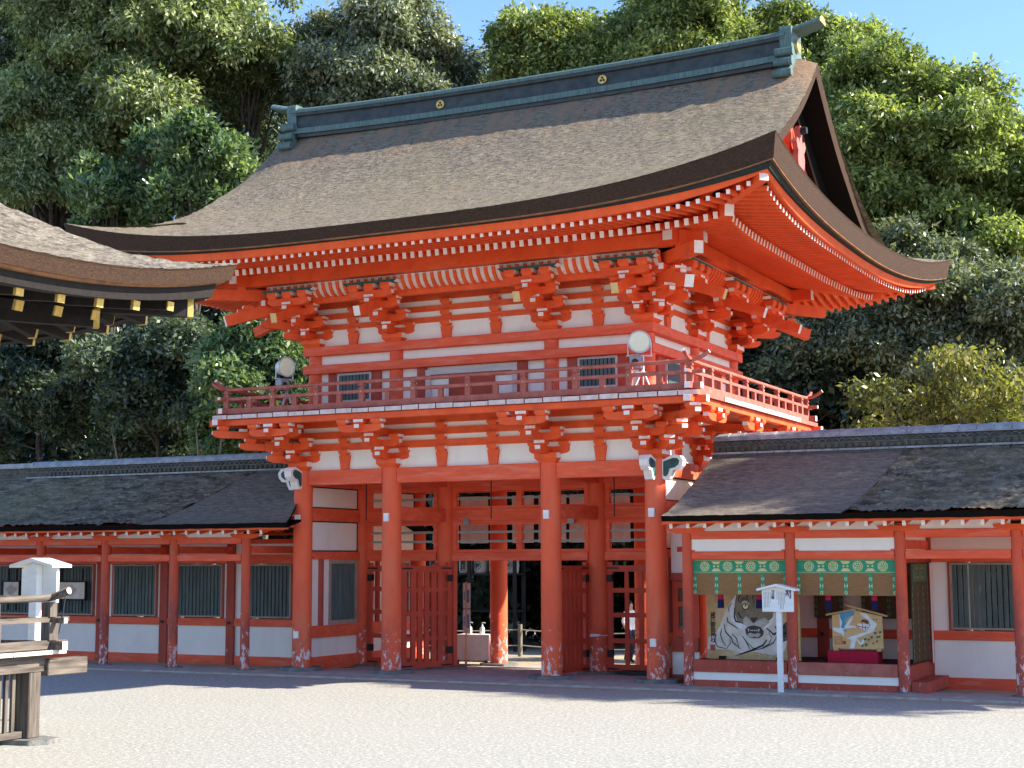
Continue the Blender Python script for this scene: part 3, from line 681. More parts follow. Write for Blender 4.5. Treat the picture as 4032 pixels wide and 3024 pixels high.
walls(UX, UY0, UY1, 6.5, 7.75, UW, 0)
for y, a in ((0, -90), (4.6, 90)):
    for x in (-1.72, 1.72): cluster(x, y, 4.0, .237, .385, [a])
for x, y, d in ((-3.8, 0, (-90, 180)), (3.8, 0, (-90, 0)), (3.8, 4.6, (0, 90)), (-3.8, 4.6, (180, 90))): cluster(x, y, 4.0, .237, .385, d)
for x, a in ((3.8, 0), (-3.8, 180)): cluster(x, 2.2, 4.0, .237, .385, [a])
for y, a in ((UY0, -90), (UY1, 90)):
    for x in (-1.7, 1.7): cluster(x, y, 6.5, .22, .333, [a], 1, True)
for x, y, d in ((-UX, UY0, (-90, 180)), (UX, UY0, (-90, 0)), (UX, UY1, (0, 90)), (-UX, UY1, (180, 90))): cluster(x, y, 6.5, .22, .333, d, 1, True)
for x, a in ((UX, 0), (-UX, 180)): cluster(x, YC, 6.5, .22, .333, [a], 1, True)
zl = [.38, (.52, .62), (.755, .85)]; zu = [.35, (.455, .57), (.68, .79)]
for x in (-2.78, -.57, .55, 2.76):
    strut(x, -.03, 4.0, zl, 0); strut(x*.97, UY0-.03, 6.5, zu, 0)
for y in (1.1, 3.3):
    for sx in (-1, 1): strut(sx*3.83, y, 4.0, zl, 90); strut(sx*(UX+.03), y, 6.5, zu, 90)
def loopbeam(name, hx, y0, y1, wd, z0, z1, e, m='vermilion', ends=None):
    for i, (a0, a1, c0, c1) in enumerate(((-hx-e, hx+e, y0-wd/2, y0+wd/2), (hx-wd/2+.004, hx+wd/2-.004, y0-e+.006, y1+e-.006), (-hx-e, hx+e, y1-wd/2, y1+wd/2), (-hx-wd/2+.004, -hx+wd/2-.004, y0-e+.006, y1+e-.006))):
        dz = .002*(i % 2); de = .003*(i % 2); f = {'-x': 1, '+x': 1} if i % 2 == 0 else {'-y': 1, '+y': 1}
        b = MB(); b.box(a0, a1, c0, c1, z0+dz, z1-dz, 0, f); bevel(b.build(name, [m, ends or m], GATE), .006)
loopbeam('balcony_beam', 4.955, -1.155, 6.1, .15, 4.865, 4.985, .28, 'vermilion', 'white_paint')
loopbeam('eave_purlin', UX+1.0, UY0-1.0, UY1+1.0, .19, 7.69, 7.93, .52, 'vermilion', 'white_paint')
loopbeam('eave_lath', UX+.66, UY0-.66, UY1+.66, .11, 7.30, 7.42, .3, 'vermilion', 'white_paint')
# curved white slats closing the eaves between wall and purlin
b = MB()
for (x0, y0, dx, dy, ox, oy, L) in ((-UX-.6, UY0, 1, 0, 0, -1, 2*UX+1.2), (UX, UY0-.6, 0, 1, 1, 0, UY1-UY0+1.2), (UX+.6, UY1, -1, 0, 0, 1, 2*UX+1.2), (-UX, UY1+.6, 0, -1, -1, 0, UY1-UY0+1.2)):
    prof = [(.70, 7.42), (.80, 7.47), (.88, 7.56), (.92, 7.68)]
    P = lambda s, d, z: (x0+dx*s+ox*d, y0+dy*s+oy*d, z)
    vs = [P(0, d, z) for d, z in prof]+[P(L, d, z) for d, z in prof]; b.add(vs, [(i, i+1, 5+i, 4+i) for i in range(3)], 1)
    k = 0
    while k*.165 < L:
        s = k*.165; vs = [P(s, d, z-.004) for d, z in prof]+[P(s+.06, d, z-.004) for d, z in prof]+[P(s, d+.03, z-.035) for d, z in prof]+[P(s+.06, d+.03, z-.035) for d, z in prof]
        b.add(vs, [(8+i, 8+i+1, 12+i+1, 12+i) for i in range(3)]+[(i, i+1, 8+i+1, 8+i) for i in range(3)]+[(4+i, 4+i+1, 12+i+1, 12+i) for i in range(3)], 0); k += 1
b.build('slatted_cove', ['vermilion', 'white_paint'], GATE)
# ---------------------------------------------------------------- balcony
b = MB(); D0, D1, BX = -1.31, 6.28, 5.11; n = 28; wd = 2*BX/n
random.seed(3)
for i in range(n):
    for ya, yb, f in ((D0, .1, '-y'), (4.95, D1, '+y')):
        e = random.uniform(-.006, .006); b.box(-BX+i*wd+.005, -BX+(i+1)*wd-.016, ya+e, yb, 4.99, 5.072+random.uniform(-.006, .006), 0, {f: 1})
ny = 15; wy = 4.84/ny
for i in range(ny):
    for xa, xb, f in ((3.8, BX, '+x'), (-BX, -3.8, '-x')):
        b.box(xa, xb, .105+i*wy, .105+(i+1)*wy-.012, 4.99, 5.07+random.uniform(-.006, .006), 0, {f: 1})
b.build('balcony_deck', ['rail_red', 'deck_end'], GATE)
RX, RY0, RY1 = 4.92, -1.12, 6.09
loopbeam('rail_sill', RX, RY0, RY1, .12, 5.10, 5.215, .20, 'rail_red', 'white_paint')
loopbeam('middle_rail', RX, RY0, RY1, .085, 5.372, 5.435, .24, 'rail_red', 'white_paint')
for ax, c in (('x', RY0), ('x', RY1), ('y', RX), ('y', -RX)):
    if ax == 'x': path = [(-RX-.34, c, 5.74), (-RX-.25, c, 5.68), (-RX-.12, c, 5.62), (-RX+.1, c, 5.595), (-RX+.5, c, 5.59), (0, c, 5.59), (RX-.5, c, 5.59), (RX-.1, c, 5.595), (RX+.12, c, 5.62), (RX+.25, c, 5.68), (RX+.34, c, 5.74)]
    else: path = [(c, RY0-.34, 5.75), (c, RY0-.25, 5.69), (c, RY0-.12, 5.63), (c, RY0+.1, 5.602), (c, RY0+.5, 5.592), (c, 2, 5.592), (c, RY1-.5, 5.592), (c, RY1-.1, 5.602), (c, RY1+.12, 5.63), (c, RY1+.25, 5.69), (c, RY1+.34, 5.75)]
    MB().tube(path, .036, 10, 0, 1).build('top_rail', ['rail_red', 'white_paint'], GATE)
tp = MB(); tp.box(-.052, .052, -.045, .045, 0, .27); tp.box(-.035, .035, -.035, .035, .27, .30); tp.box(-.055, .055, -.05, .05, .30, .335); tp.box(-.04, .04, -.04, .04, .335, .36)
tp = tp.mesh('rail_post', ['rail_red']); sp = MB().box(-.048, .048, -.035, .035, 0, .16).mesh('rail_strut', ['rail_red'])
stud = MB().tube([(0, -.042, 0), (0, -.06, 0)], .016, 8).mesh('brass_stud', ['gold'])
tall = [-4.9, -3.78, -2.75, -1.72, -.58, .58, 1.72, 2.75, 3.78, 4.9]; short = [(a+c)/2 for a, c in zip(tall, tall[1:])]
for y in (RY0, RY1):
    for x in tall:
        o = place(tp, 'rail_post', GATE, (x, y, 5.213))
        if y < 0: place(stud, 'brass_stud', o, (0, 0, .19))
    for x in short: place(sp, 'rail_strut', GATE, (x, y, 5.213))
tall = [-.1, .9, 1.9, 2.9, 3.9, 4.9, 5.6]
for x in (RX, -RX):
    for y in tall: place(tp, 'rail_post', GATE, (x, y, 5.213), (0, 0, R(90)))
    for y in [-.6, .4, 1.4, 2.4, 3.4, 4.4, 5.25]: place(sp, 'rail_strut', GATE, (x, y, 5.213), (0, 0, R(90)))
# ---------------------------------------------------------------- upper storey
for y in (UY0, UY1):
    for x in (-UX, -1.7, 1.7, UX): b = MB(); b.cyl(x, y, 5.04, 6.5, .155, .15, 24); b.build('upper_column', ['beam_red'], GATE)
for x in (-UX, UX): b = MB(); b.cyl(x, YC, 5.04, 6.5, .155, .15, 24); b.build('upper_column', ['beam_red'], GATE)
loopbeam('upper_tie_beam', UX, UY0, UY1, .40, 6.325, 6.505, .20, 'beam_red')
loopbeam('upper_tie_beam', UX, UY0, UY1, .40, 5.955, 6.13, .20, 'beam_red')
loopbeam('upper_sill_beam', UX, UY0, UY1, .34, 5.075, 5.20, .12, 'old_red')
b = MB(); b.box(-UX, UX, UY0-.02, UY0+.04, 5.05, 6.4); b.box(-UX, UX, UY1-.04, UY1+.02, 5.05, 6.4); b.box(-UX-.02, -UX+.04, UY0, UY1, 5.05, 6.4); b.box(UX-.04, UX+.02, UY0, UY1, 5.05, 6.4); b.build('upper_wall', ['plaster'], GATE)
for sx in (-1, 1):
    b = MB(); cx = sx*2.66
    for a, c in ((-.62, -.40), (.40, .62)): b.box(cx+a, cx+c, UY0-.07, UY0-.02, 5.2, 5.955)
    b.box(cx-.40, cx+.40, UY0-.07, UY0-.02, 5.2, 5.36); b.build('wall_board', ['old_red'], GATE)
    b = MB(); x0, x1, z0, z1 = cx-.40, cx+.40, 5.36, 5.945; f = .04
    b.box(x0, x1, UY0-.085, UY0-.03, z1-f, z1); b.box(x0, x1, UY0-.085, UY0-.03, z0, z0+f); b.box(x0, x0+f, UY0-.085, UY0-.03, z0+f, z1-f); b.box(x1-f, x1, UY0-.085, UY0-.03, z0+f, z1-f)
    o = b.build('slatted_window', ['pale_board'], GATE)
    b = MB(); b.box(x0+f, x1-f, UY0-.032, UY0-.024, z0+f, z1-f, 1)
    for k in range(9): b.box(x0+f+.008+k*.08, x0+f+.068+k*.08, UY0-.07, UY0-.034, z0+f, z1-f)
    b.build('window_bars', ['lattice_green', 'iron'], o)
for sx in (-1, 1):
    b = MB()
    for a, c in ((1.0, 1.20),): b.box(min(sx*a, sx*c), max(sx*a, sx*c), UY0-.08, UY0-.02, 5.2, 5.955)
    b.build('door_post', ['old_red'], GATE)
b = MB(); b.box(-1.0, 1.0, UY0-.10, UY0-.03, 5.80, 5.90); b.box(-1.0, -.90, UY0-.10, UY0-.03, 5.2, 5.80); b.box(.90, 1.0, UY0-.10, UY0-.03, 5.2, 5.80); o = b.build('balcony_door', ['pale_board'], GATE)
b = MB(); b.box(-.90, .90, UY0-.05, UY0-.022, 5.72, 5.80); b.box(-.50, -.01, UY0-.06, UY0-.022, 5.2, 5.72); b.box(.01, .50, UY0-.06, UY0-.022, 5.2, 5.72); b.build('door_leaf', ['old_red'], o)
for ya in (.5, 2.7): b = MB(); b.box(UX+.03, UX+.08, ya, ya+1.4, 5.2, 5.955); b.build('side_wall_board', ['old_red'], GATE)
b = MB(); b.box(UX+.08, UX+.12, .85, 1.55, 5.36, 5.92); o = b.build('slatted_window', ['pale_board'], GATE)
b = MB()
for k in range(8): b.box(UX+.12, UX+.14, .89+k*.08, .95+k*.08, 5.40, 5.88)
b.build('window_bars', ['lattice_green'], o)
b = MB(); b.box(-3.5, 3.5, .2, 4.9, 7.7, 7.74); b.build('upper_ceiling', ['old_red'], GATE)
# ---------------------------------------------------------------- corridors on both sides of the gate
mat('tile', (.15, .155, .165), (.07, .073, .08), 8, .6, .2, 40)
mat('tile_cap', (.38, .39, .41), (.20, .205, .22), 5, .5, .15, 40)
mat('tile_ornament', (.13, .12, .085), (.05, .048, .042), 10, .8, .3, 40)
YW, YF, YR = 1.6, -.4, 1.6                                            # inner wall, front columns, ridge
py = [-1.3, -.9, -.4, .2, .8, 1.25, 1.6]; pz = [2.93, 3.045, 3.235, 3.515, 3.83, 4.06, 4.16]
def czr(y): y = y if y <= YR else 2*YR-y; return float(np.interp(y, py, pz))
def corridor(sx, cols, xend, label):
    C_ = thing('corridor_building', label, 'corridor', (sx*cols[0], YF, 0), 0)
    ox, oy = sx*cols[0], YF
    def fin(b, name, mats, parent=None):
        me = b.mesh(name, mats)
        if parent is None: me.transform(Matrix.Translation((-ox, -oy, 0)))
        else: me.transform(Matrix.Translation((-ox, -oy, 0)))
        return place(me, name, parent or C_)
    xs_ = lambda a, c: (min(sx*a, sx*c), max(sx*a, sx*c))
    # roof: mossy old bark and, next to the gate, newer bark with a seam between
    rr = random.Random(5+sx); ys = np.linspace(-1.3, 4.5, 74)
    x0f = (lambda y: np.interp(abs(y-YR), [0, 2.9], [4.45, 4.40])) if sx > 0 else (lambda y: np.interp(y, [-1.3, -.15, YR, 4.5], [3.30, 3.86, 3.9, 3.9]))
    seam = lambda y: np.interp(y, [-1.3, YR, 4.5], [7.5, 8.05, 7.5]) if sx > 0 else np.interp(y, [-1.3, YR, 4.5], [6.9, 5.9, 6.9])
    for nm, fa, fb, nx, mt, amp, dz in (('new_bark_roof', x0f, seam, 40, 'thatch_new', .006, 0), ('mossy_bark_roof', seam, lambda y: xend, 170, 'thatch_moss', .020, .035)):
        b = MB(); vs = []
        for i in range(nx+1):
            for y in ys:
                x = fa(y)+(fb(y)-fa(y))*i/nx; hb_ = mnoise.noise((x*3.1, y*3.4, 2.0))*1.6+mnoise.noise((x*7.3, y*7.0, 5.0)) if dz else 0; vs.append((sx*x, y, czr(y)+dz*(i > 0)+rr.uniform(-amp, amp)+.022*hb_))
        k = len(ys); fs = [(i*k+j, i*k+j+1, (i+1)*k+j+1, (i+1)*k+j) for i in range(nx) for j in range(k-1)]
        if sx > 0: fs = [f[::-1] for f in fs]
        b.add(vs, fs, 0, True); fin(b, nm, [mt])
    b = MB()
    for yy, s in ((-1.3, 1), (4.5, -1)):
        pr_ = [(yy, 2.93), (yy+.05*s, 2.835), (yy+.5*s, 2.95), (yy+.5*s, 3.0)]
        xa = 4.40 if sx > 0 else 3.30; n = 60; vs = []
        for i in range(n+1):
            x = xa+(xend-xa)*i/n; vs += [(sx*x, a, c+rr.uniform(-.006, .006)) for a, c in pr_]
        b.add(vs, [(i*4+j, i*4+4+j, i*4+5+j, i*4+1+j) for i in range(n) for j in range(3)], 0)
    vs = [(sx*x0f(y), y, czr(y)+.005) for y in ys]+[(sx*(x0f(y)+.02), y, czr(y)-.10) for y in ys]; k = len(ys); b.add(vs, [(i, i+1, k+i+1, k+i) for i in range(k-1)], 0)
    fin(b, 'roof_edge', ['thatch_cut_dark'])
    xe = 4.44 if sx > 0 else 3.36; a, c = xs_(xe, xend)
    for ya in (-1.20, 4.34): b = MB(); b.box(a, c, ya, ya+.06, 2.80, 2.845); fin(b, 'eave_board', ['vermilion'])
    b = MB(); a, c = xs_(4.44 if sx > 0 else 3.98, xend)
    for s in (0, 1):
        yy = [-1.2, YR] if s == 0 else [YR, 4.4]; zz = [2.845, 3.70] if s == 0 else [3.70, 2.845]
        b.add([(a, yy[0], zz[0]), (c, yy[0], zz[0]), (c, yy[1], zz[1]), (a, yy[1], zz[1])], [(0, 1, 2, 3)], 0)
    fin(b, 'roof_underside', ['beam_red'])
    me = MB().box(-.028, .028, 0, 1.6, -.085, 0, 0, {'-y': 1}).mesh('corridor_rafter', ['vermilion', 'white_paint'])
    x = 4.50 if sx > 0 else 4.05
    while x < 10.9: place(me, 'corridor_rafter', C_, (sx*x-ox, -1.10-oy, 2.805), (math.atan(.19), 0, 0)); x += .305
    # ridge of dark tiles: base course, ornamental band of waves and discs, cap row
    xa = 4.42; a, c = xs_(xa, xend); b = MB()
    b.box(a, c, YR-.24, YR+.24, 4.06, 4.15); b.box(a, c, YR-.17, YR+.17, 4.15, 4.42, 2)
    x = xa
    while x < min(xend, 12.5):
        for s in (-1, 1): b.box(*xs_(x, x+.29), min(YR+s*.30, YR+s*.16), max(YR+s*.30, YR+s*.16), 4.13, 4.165, 1)
        x += .30
    x = xa
    while x < min(xend, 12.5):
        vs = []; k = 7; x1 = x+.295
        for X in (x, x1): vs += [(sx*X, YR+.20*math.cos(math.pi*j/(k-1)), 4.40+.13*math.sin(math.pi*j/(k-1))+(.012 if X == x1 else 0)) for j in range(k)]
        b.add(vs, [(j, j+1, k+j+1, k+j) if sx < 0 else (j+1, j, k+j, k+j+1) for j in range(k-1)], 1); b.add(vs[:k], [tuple(range(k))], 1); b.add(vs[k:], [tuple(range(k))], 1); x += .30
    b.box(*xs_(12.4, xend), YR-.2, YR+.2, 4.4, 4.5, 1) if xend > 12.5 else None
    b.box(a, c, YR-.22, YR+.22, 4.385, 4.405, 1)
    x = xa+.08
    while x < 12:
        b.tube([(sx*x, YR-.165, 4.225), (sx*x, YR-.20, 4.225)], .045, 10, 2)
        b.tube([(sx*(x-.07), YR-.185, 4.31), (sx*(x-.03), YR-.19, 4.352), (sx*(x+.02), YR-.19, 4.352), (sx*(x+.07), YR-.185, 4.305)], .016, 5, 0); x += .125
    b.box(a, c, YR-.185, YR-.16, 4.272, 4.288, 0)
    fin(b, 'tile_ridge', ['tile', 'tile_cap', 'tile_ornament'])
    # columns, beams
    cm = MB(); cm.cyl(0, 0, -.02, 2.62, .097, .092, 20); cm = cm.mesh('column', ['corridor_red'])
    bo = MB(); bo.prism([(-.36, .10), (.36, .10), (.34, .05), (.18, 0), (-.18, 0), (-.34, .05)], lambda p, q: (p, -.06, q), lambda p, q: (p, .06, q), 0, ends=[0, 1, 0, 0, 0, 1]); bo = bo.mesh('bracket_arm', ['vermilion', 'white_paint'])
    sm = MB(); kk = 10; pts = [(.20*math.cos(2*math.pi*i/kk)*(1+.15*math.sin(i*2)), .17*math.sin(2*math.pi*i/kk)) for i in range(kk)]
    sm.prism(pts, lambda p, q: (p, q, -.05), lambda p, q: (p*.9, q*.9, .045), 0); sm = sm.mesh('foundation_stone', ['stone'])
    for x in cols:
        o = place(cm, 'column', C_, (sx*x-ox, 0, .02)); place(bo, 'bracket_arm', o, (0, 0, 2.62)); place(sm, 'foundation_stone', C_, (sx*x-ox, 0, 0))
        b = MB(); b.box(*xs_(x-.1, x+.1), YW-.1, YW+.1, gz(YW)-.03, 2.62); fin(b, 'wall_post', ['old_red'])
        b = MB(); b.box(sx*x-.06, sx*x+.06, YF+.1, YW-.1, 2.35, 2.5); fin(b, 'tie_beam', ['beam_red'])
        b = MB(); b.tube([(sx*x, YW-.13, .86), (sx*x, YW-.155, .86)], .035, 10); fin(b, 'nail_cover', ['iron'])
    b = MB(); b.box(*xs_(4.06, xend), YF+.03, YF+.12, 2.80, 2.90); fin(b, 'purlin', ['vermilion'])
    for x0, x1 in zip(cols, cols[1:]):
        p, q = xs_(x0+.09, x1-.09)
        for z0, z1 in ((2.54, 2.675), (2.19, 2.33)):
            b = MB(); b.box(p, q, YF-.055, YF+.055, z0, z1); bevel(fin(b, 'cross_beam', ['beam_red']))
        b = MB(); b.box(p, q, YF-.02, YF+.02, 2.675, 2.88); fin(b, 'plaster_strip', ['plaster'])
    return C_, fin, xs_
def wall_bay(fin, x0, x1, win=None):
    """inner wall of one bay: base board, white dado, sill beam, lattice window between white strips, lintel, white frieze"""
    g = gz(YW); p, q = x0+.1, x1-.1
    for z0, z1, y_ in ((g-.02, .15, .07), (.79, .95, .09), (2.13, 2.33, .08), (2.56, 2.66, .08)):
        b = MB(); b.box(p, q, YW-y_, YW+y_, z0, z1); bevel(fin(b, 'wall_beam', ['beam_red']))
    for z0, z1 in ((.15, .79), (2.33, 2.56)):
        b = MB(); b.box(p, q, YW-.03, YW+.03, z0, z1); fin(b, 'wall_panel', ['plaster'])
    if not win:
        b = MB(); b.box(p, q, YW-.03, YW+.03, .95, 2.13); fin(b, 'wall_panel', ['plaster']); return
    a, c = win
    for u0, u1 in ((p, a-.07), (c+.07, q)):
        b = MB(); b.box(u0, u1, YW-.03, YW+.03, .95, 2.13); fin(b, 'wall_panel', ['plaster'])
    b = MB(); b.box(a-.07, a-.03, YW-.06, YW+.06, .95, 2.13); b.box(c+.03, c+.07, YW-.06, YW+.06, .95, 2.13); fin(b, 'window_jamb', ['old_red'])
    b = MB(); z0, z1 = .97, 2.12; f = .035
    b.box(a-.03, a+f-.03, YW-.07, YW+.05, z0, z1); b.box(c+.03-f, c+.03, YW-.07, YW+.05, z0, z1); b.box(a+f-.03, c+.03-f, YW-.07, YW+.05, z0, z0+f); b.box(a+f-.03, c+.03-f, YW-.07, YW+.05, z1-f, z1)
    o = fin(b, 'lattice_window', ['frame_tan'])
    b = MB(); n = int((c-a)/.093)
    for k in range(n):
        u = a+.006+k*(c-a)/n; b.box(u, u+.066, YW-.035, YW+.015, z0+f, z1-f)
    fin(b, 'lattice_bars', ['lattice_green'], o)
LC, lfin, lxs = corridor(-1, [4.9, 6.71, 8.54, 10.36, 12.18, 14.0, 15.8], 16.2, 'bark roofed corridor left of the gate with open front and green lattice windows')
for x0, x1 in ((-6.71, -4.9), (-8.54, -6.71), (-10.36, -8.54), (-12.18, -10.36), (-14.0, -12.18), (-15.8, -14.0)): wall_bay(lfin, x0, x1, (x0+.38, x1-.27))
b = MB(); b.box(-4.8, -4.05, YW-.03, YW+.03, -.02, 2.65); lfin(b, 'wall_panel', ['plaster'])
RC, rfin, rxs = corridor(1, [4.54, 6.39, 8.24, 10.09, 11.94, 13.8], 14.0, 'bark roofed corridor right of the gate with a blind hung display room')
for x0, x1, wn in ((4.54, 6.39, None), (6.39, 8.24, None), (8.24, 10.09, 1), (10.09, 11.94, 1), (11.94, 13.8, 1)): wall_bay(rfin, x0, x1, (8.68 if x0 == 8.24 else x0+.4, x1-.27) if wn else None)
for x0, x1 in ((4.54, 6.39), (6.39, 8.24)):
    p, q = x0+.09, x1-.09
    b = MB(); b.box(p, q, YF-.025, YF+.025, 2.33, 2.54); b_ = rfin(b, 'frieze_panel', ['plaster'])
    b = MB()
    for u in (p, q-.06): b.box(u, u+.06, YF-.04, YF+.04, 2.33, 2.355)
    rfin(b, 'beam_chock', ['beam_red'])
    b = MB(); b.box(p, q, YF-.07, YF+.07, .27, .475); bevel(rfin(b, 'sill_beam', ['old_red' if x0 < 5 else 'rail_red']))
    b = MB(); b.box(p, q, YF-.03, YF+.03, .135, .27); rfin(b, 'dado_panel', ['plaster'])
    b = MB(); b.box(p, q, YF-.06, YF+.06, .0, .135); bevel(rfin(b, 'ground_beam', ['old_red']))
b = MB(); b.box(4.5, 8.2, YF+.03, YW-.08, .36, .44); rfin(b, 'room_floor', ['wood_dark'])
for z0, z1 in ((.14, .44), (2.12, 2.26)): b = MB(); b.box(8.185, 8.295, YF+.1, YW-.1, z0, z1); bevel(rfin(b, 'side_beam', ['old_red']))
b = MB(); b.box(8.215, 8.265, YF+.1, YW-.1, 2.26, 2.66); rfin(b, 'frieze_panel', ['plaster'])
b = MB(); b.box(8.34, 8.62, -.38, 1.35, .01, .20); bevel(rfin(b, 'wooden_step', ['old_red']))
for z0, z1 in ((1.95, 2.85), (.15, .55)): b = MB(); b.box(3.95, 4.45, .35, .39, z0, z1); rfin(b, 'end_panel', ['plaster'])
for z0, z1 in ((1.82, 1.95), (.55, .80), (-.02, .15)): b = MB(); b.box(3.95, 4.45, .30, .44, z0, z1); rfin(b, 'end_beam', ['old_red'])
b = lattice(.50, 1.02, 1); o = b.build('lattice_panel', ['door_red'], RC, (3.97-4.54, .37+.4, .80))
# ---------------------------------------------------------------- blinds
def disc(b, x, y, z, r, m, n=16, th=.004):
    b.prism([(r*math.cos(2*math.pi*i/n), r*math.sin(2*math.pi*i/n)) for i in range(n)], lambda a, c: (x+a, y, z+c), lambda a, c: (x+a, y-th, z+c), m)
def poly(b, pts, y, m, th=.003):
    b.prism(pts, lambda a, c: (a, y, c), lambda a, c: (a, y-th, c), m)
def blind(label, wd, ht, band, loc, rz=0, tass=(), group=None, dim=''):
    t = thing('reed_blind', label, 'blind', loc, rz, group)
    b = MB(); b.box(0, wd, -.008, .008, -ht, 0)
    for k in range(int(ht/.012)): b.box(0, wd, -.012, -.008, -ht+k*.012, -ht+k*.012+.008)
    b.build('reed_panel', ['reed_shaded' if dim else 'blind_reed'], t)
    b = MB(); b.box(-.01, wd+.01, -.017, -.0125, -band, .01)
    n = max(2, round(wd/.37)); st = wd/n; r = band*.36; zc = -band*.48
    b.box(-.005, wd+.005, -.019, -.017, -band*.92, -band*.89, 1); b.box(-.005, wd+.005, -.019, -.017, -band*.06, -band*.03, 1)
    for k in range(n):
        x = st*(k+.5); disc(b, x, -.017, zc, r, 1, 20); disc(b, x, -.021, zc, r*.82, 0, 20, .002); disc(b, x, -.023, zc, r*.70, 1, 20, .002)
        for j in range(6):
            a = j*math.pi/3; disc(b, x+r*.42*math.cos(a), -.025, zc+r*.42*math.sin(a), r*.17, 0, 6, .002)
        disc(b, x, -.025, zc, r*.18, 0, 6, .002)
        for s in (.5,):
            xx = x+s*st
            if k == n-1: continue
            for dx in (-.035, .035): poly(b, [(xx+dx-.022, zc), (xx+dx, zc-.022), (xx+dx+.022, zc), (xx+dx, zc+.022)], -.017, 1)
            for q in (-1, 1): poly(b, [(xx-.085, zc+q*band*.36), (xx+.085, zc+q*band*.36), (xx+.045, zc+q*band*.16), (xx-.045, zc+q*band*.16)][::q], -.017, 1)
    b.build('brocade_band', ['brocade_green'+dim, 'brocade_gold'+dim], t)
    ns = max(2, round(wd/.42))
    for k in range(ns+1):
        x = wd*k/ns; x = min(max(x, .02), wd-.02)
        b = MB(); b.box(x-.033, x+.033, -.017, -.0125, -ht+.01, -band)
        z = -band-.09; j = 0
        while z > -ht+.04:
            if j % 2 == 0: disc(b, x, -.017, z, .028, 1, 12); disc(b, x, -.0215, z, .016, 0, 8, .002)
            else:
                for s in (-1, 1): poly(b, [(x+s*.03, z-.04), (x+s*.03, z+.04), (x+s*.004, z)][::s], -.017, 1)
            z -= .115; j += 1
        b.build('brocade_strip', ['brocade_green'+dim, 'brocade_gold'+dim], t)
    for x in tass:
        b = MB(); b.lathe((x, .06, -ht-.05), [(.012, .10), (.045, .08), (.05, 0), (.05, -.03)], 14, 0); b.lathe((x, .06, -ht-.08), [(.052, 0), (.058, -.14), (.06, -.15)], 14, 1)
        b.build('tassel', ['red_cloth', 'tassel_navy'], t)
    return t
blind('brown reed blind half rolled down in front of the tiger panel', 1.66, .60, .235, (4.63, -.33, 2.185), 0, (.46, 1.15), 'reed blinds with green brocade bands')
blind('brown reed blind half rolled down above the small votive plaque', 1.66, .60, .235, (6.48, -.33, 2.185), 0, (.50, 1.28), 'reed blinds with green brocade bands')
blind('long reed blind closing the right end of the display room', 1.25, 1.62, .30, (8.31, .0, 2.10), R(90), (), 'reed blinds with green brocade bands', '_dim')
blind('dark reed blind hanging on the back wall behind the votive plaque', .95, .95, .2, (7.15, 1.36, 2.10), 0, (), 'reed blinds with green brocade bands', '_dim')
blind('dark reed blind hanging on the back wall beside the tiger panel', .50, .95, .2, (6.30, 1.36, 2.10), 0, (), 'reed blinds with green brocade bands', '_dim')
def wavy(name, label, wd, ht, loc, rz=0, bands=(), amp=.02, mt='curtain_cloth', cat='curtain'):
    n = int(wd/.04)+2; b = MB(); X = np.linspace(0, wd, n); rr = random.Random(int(wd*100))
    ph = rr.uniform(0, 6); yv = [amp*math.sin(x*7+ph)+amp*.5*math.sin(x*17) for x in X]
    rows = 5
    for off in (0, .006):
        vs = [(x, y*(.25+.75*r_/(rows-1))+off, -ht*r_/(rows-1)) for r_ in range(rows) for x, y in zip(X, yv)]
        fs = [(r_*n+i, r_*n+i+1, (r_+1)*n+i+1, (r_+1)*n+i) for r_ in range(rows-1) for i in range(n-1)]
        ms = [1 if any(a <= X[i] < c for a, c in bands) else 0 for r_ in range(rows-1) for i in range(n-1)]
        b.add(vs, fs if off else [f[::-1] for f in fs], mats=ms)
    return tag(b.build(name, [mt, 'black_cloth'], None, loc, (0, 0, rz)), label, cat)
wavy('white_curtain', 'narrow white cloth curtain at the back edge of the long side blind', .22, 1.72, (8.36, 1.27, 2.12), R(90), mt='cloth_white')
for i, (x0, x1, lb) in enumerate(((-3.55, -1.92, 'white curtain with black bands behind the left transom of the gate'), (-1.52, 1.52, 'wide white curtain with black bands behind the middle transom of the gate'), (1.92, 3.55, 'white curtain with black bands behind the right transom of the gate'))):
    wd = x1-x0; k = max(1, round(wd/.75)); wavy('banded_curtain', lb, wd, 1.05, (x0, 4.86, 3.62), 0, [(wd*(j+.72)/k, wd*(j+.72)/k+.10) for j in range(k)], .03)['group'] = 'banded curtains across the back of the gate'
# ---------------------------------------------------------------- large tiger panel
def P2(pts, s, ox, oy): return [((x-ox)/s, (oy-y)/s) for x, y in pts]
def ribbon(pts, wd, taper=True):
    n = len(pts); L = []; Rr = []
    for i, (x, z) in enumerate(pts):
        a = pts[max(i-1, 0)]; c = pts[min(i+1, n-1)]; dx, dz = c[0]-a[0], c[1]-a[1]; d = math.hypot(dx, dz) or 1
        k = wd/2*((.25+.75*math.sin(math.pi*(i+.5)/n)) if taper else 1); L.append((x-dz/d*k, z+dx/d*k)); Rr.append((x+dz/d*k, z-dx/d*k))
    return L, Rr
def stroke(b, pts, wd, y, m, taper=True, th=.003):
    L, Rr = ribbon(pts, wd, taper); n = len(pts)
    b.add([(p[0], y-th, p[1]) for p in L]+[(p[0], y-th, p[1]) for p in Rr], [(i, n+i, n+i+1, i+1) for i in range(n-1)], m)
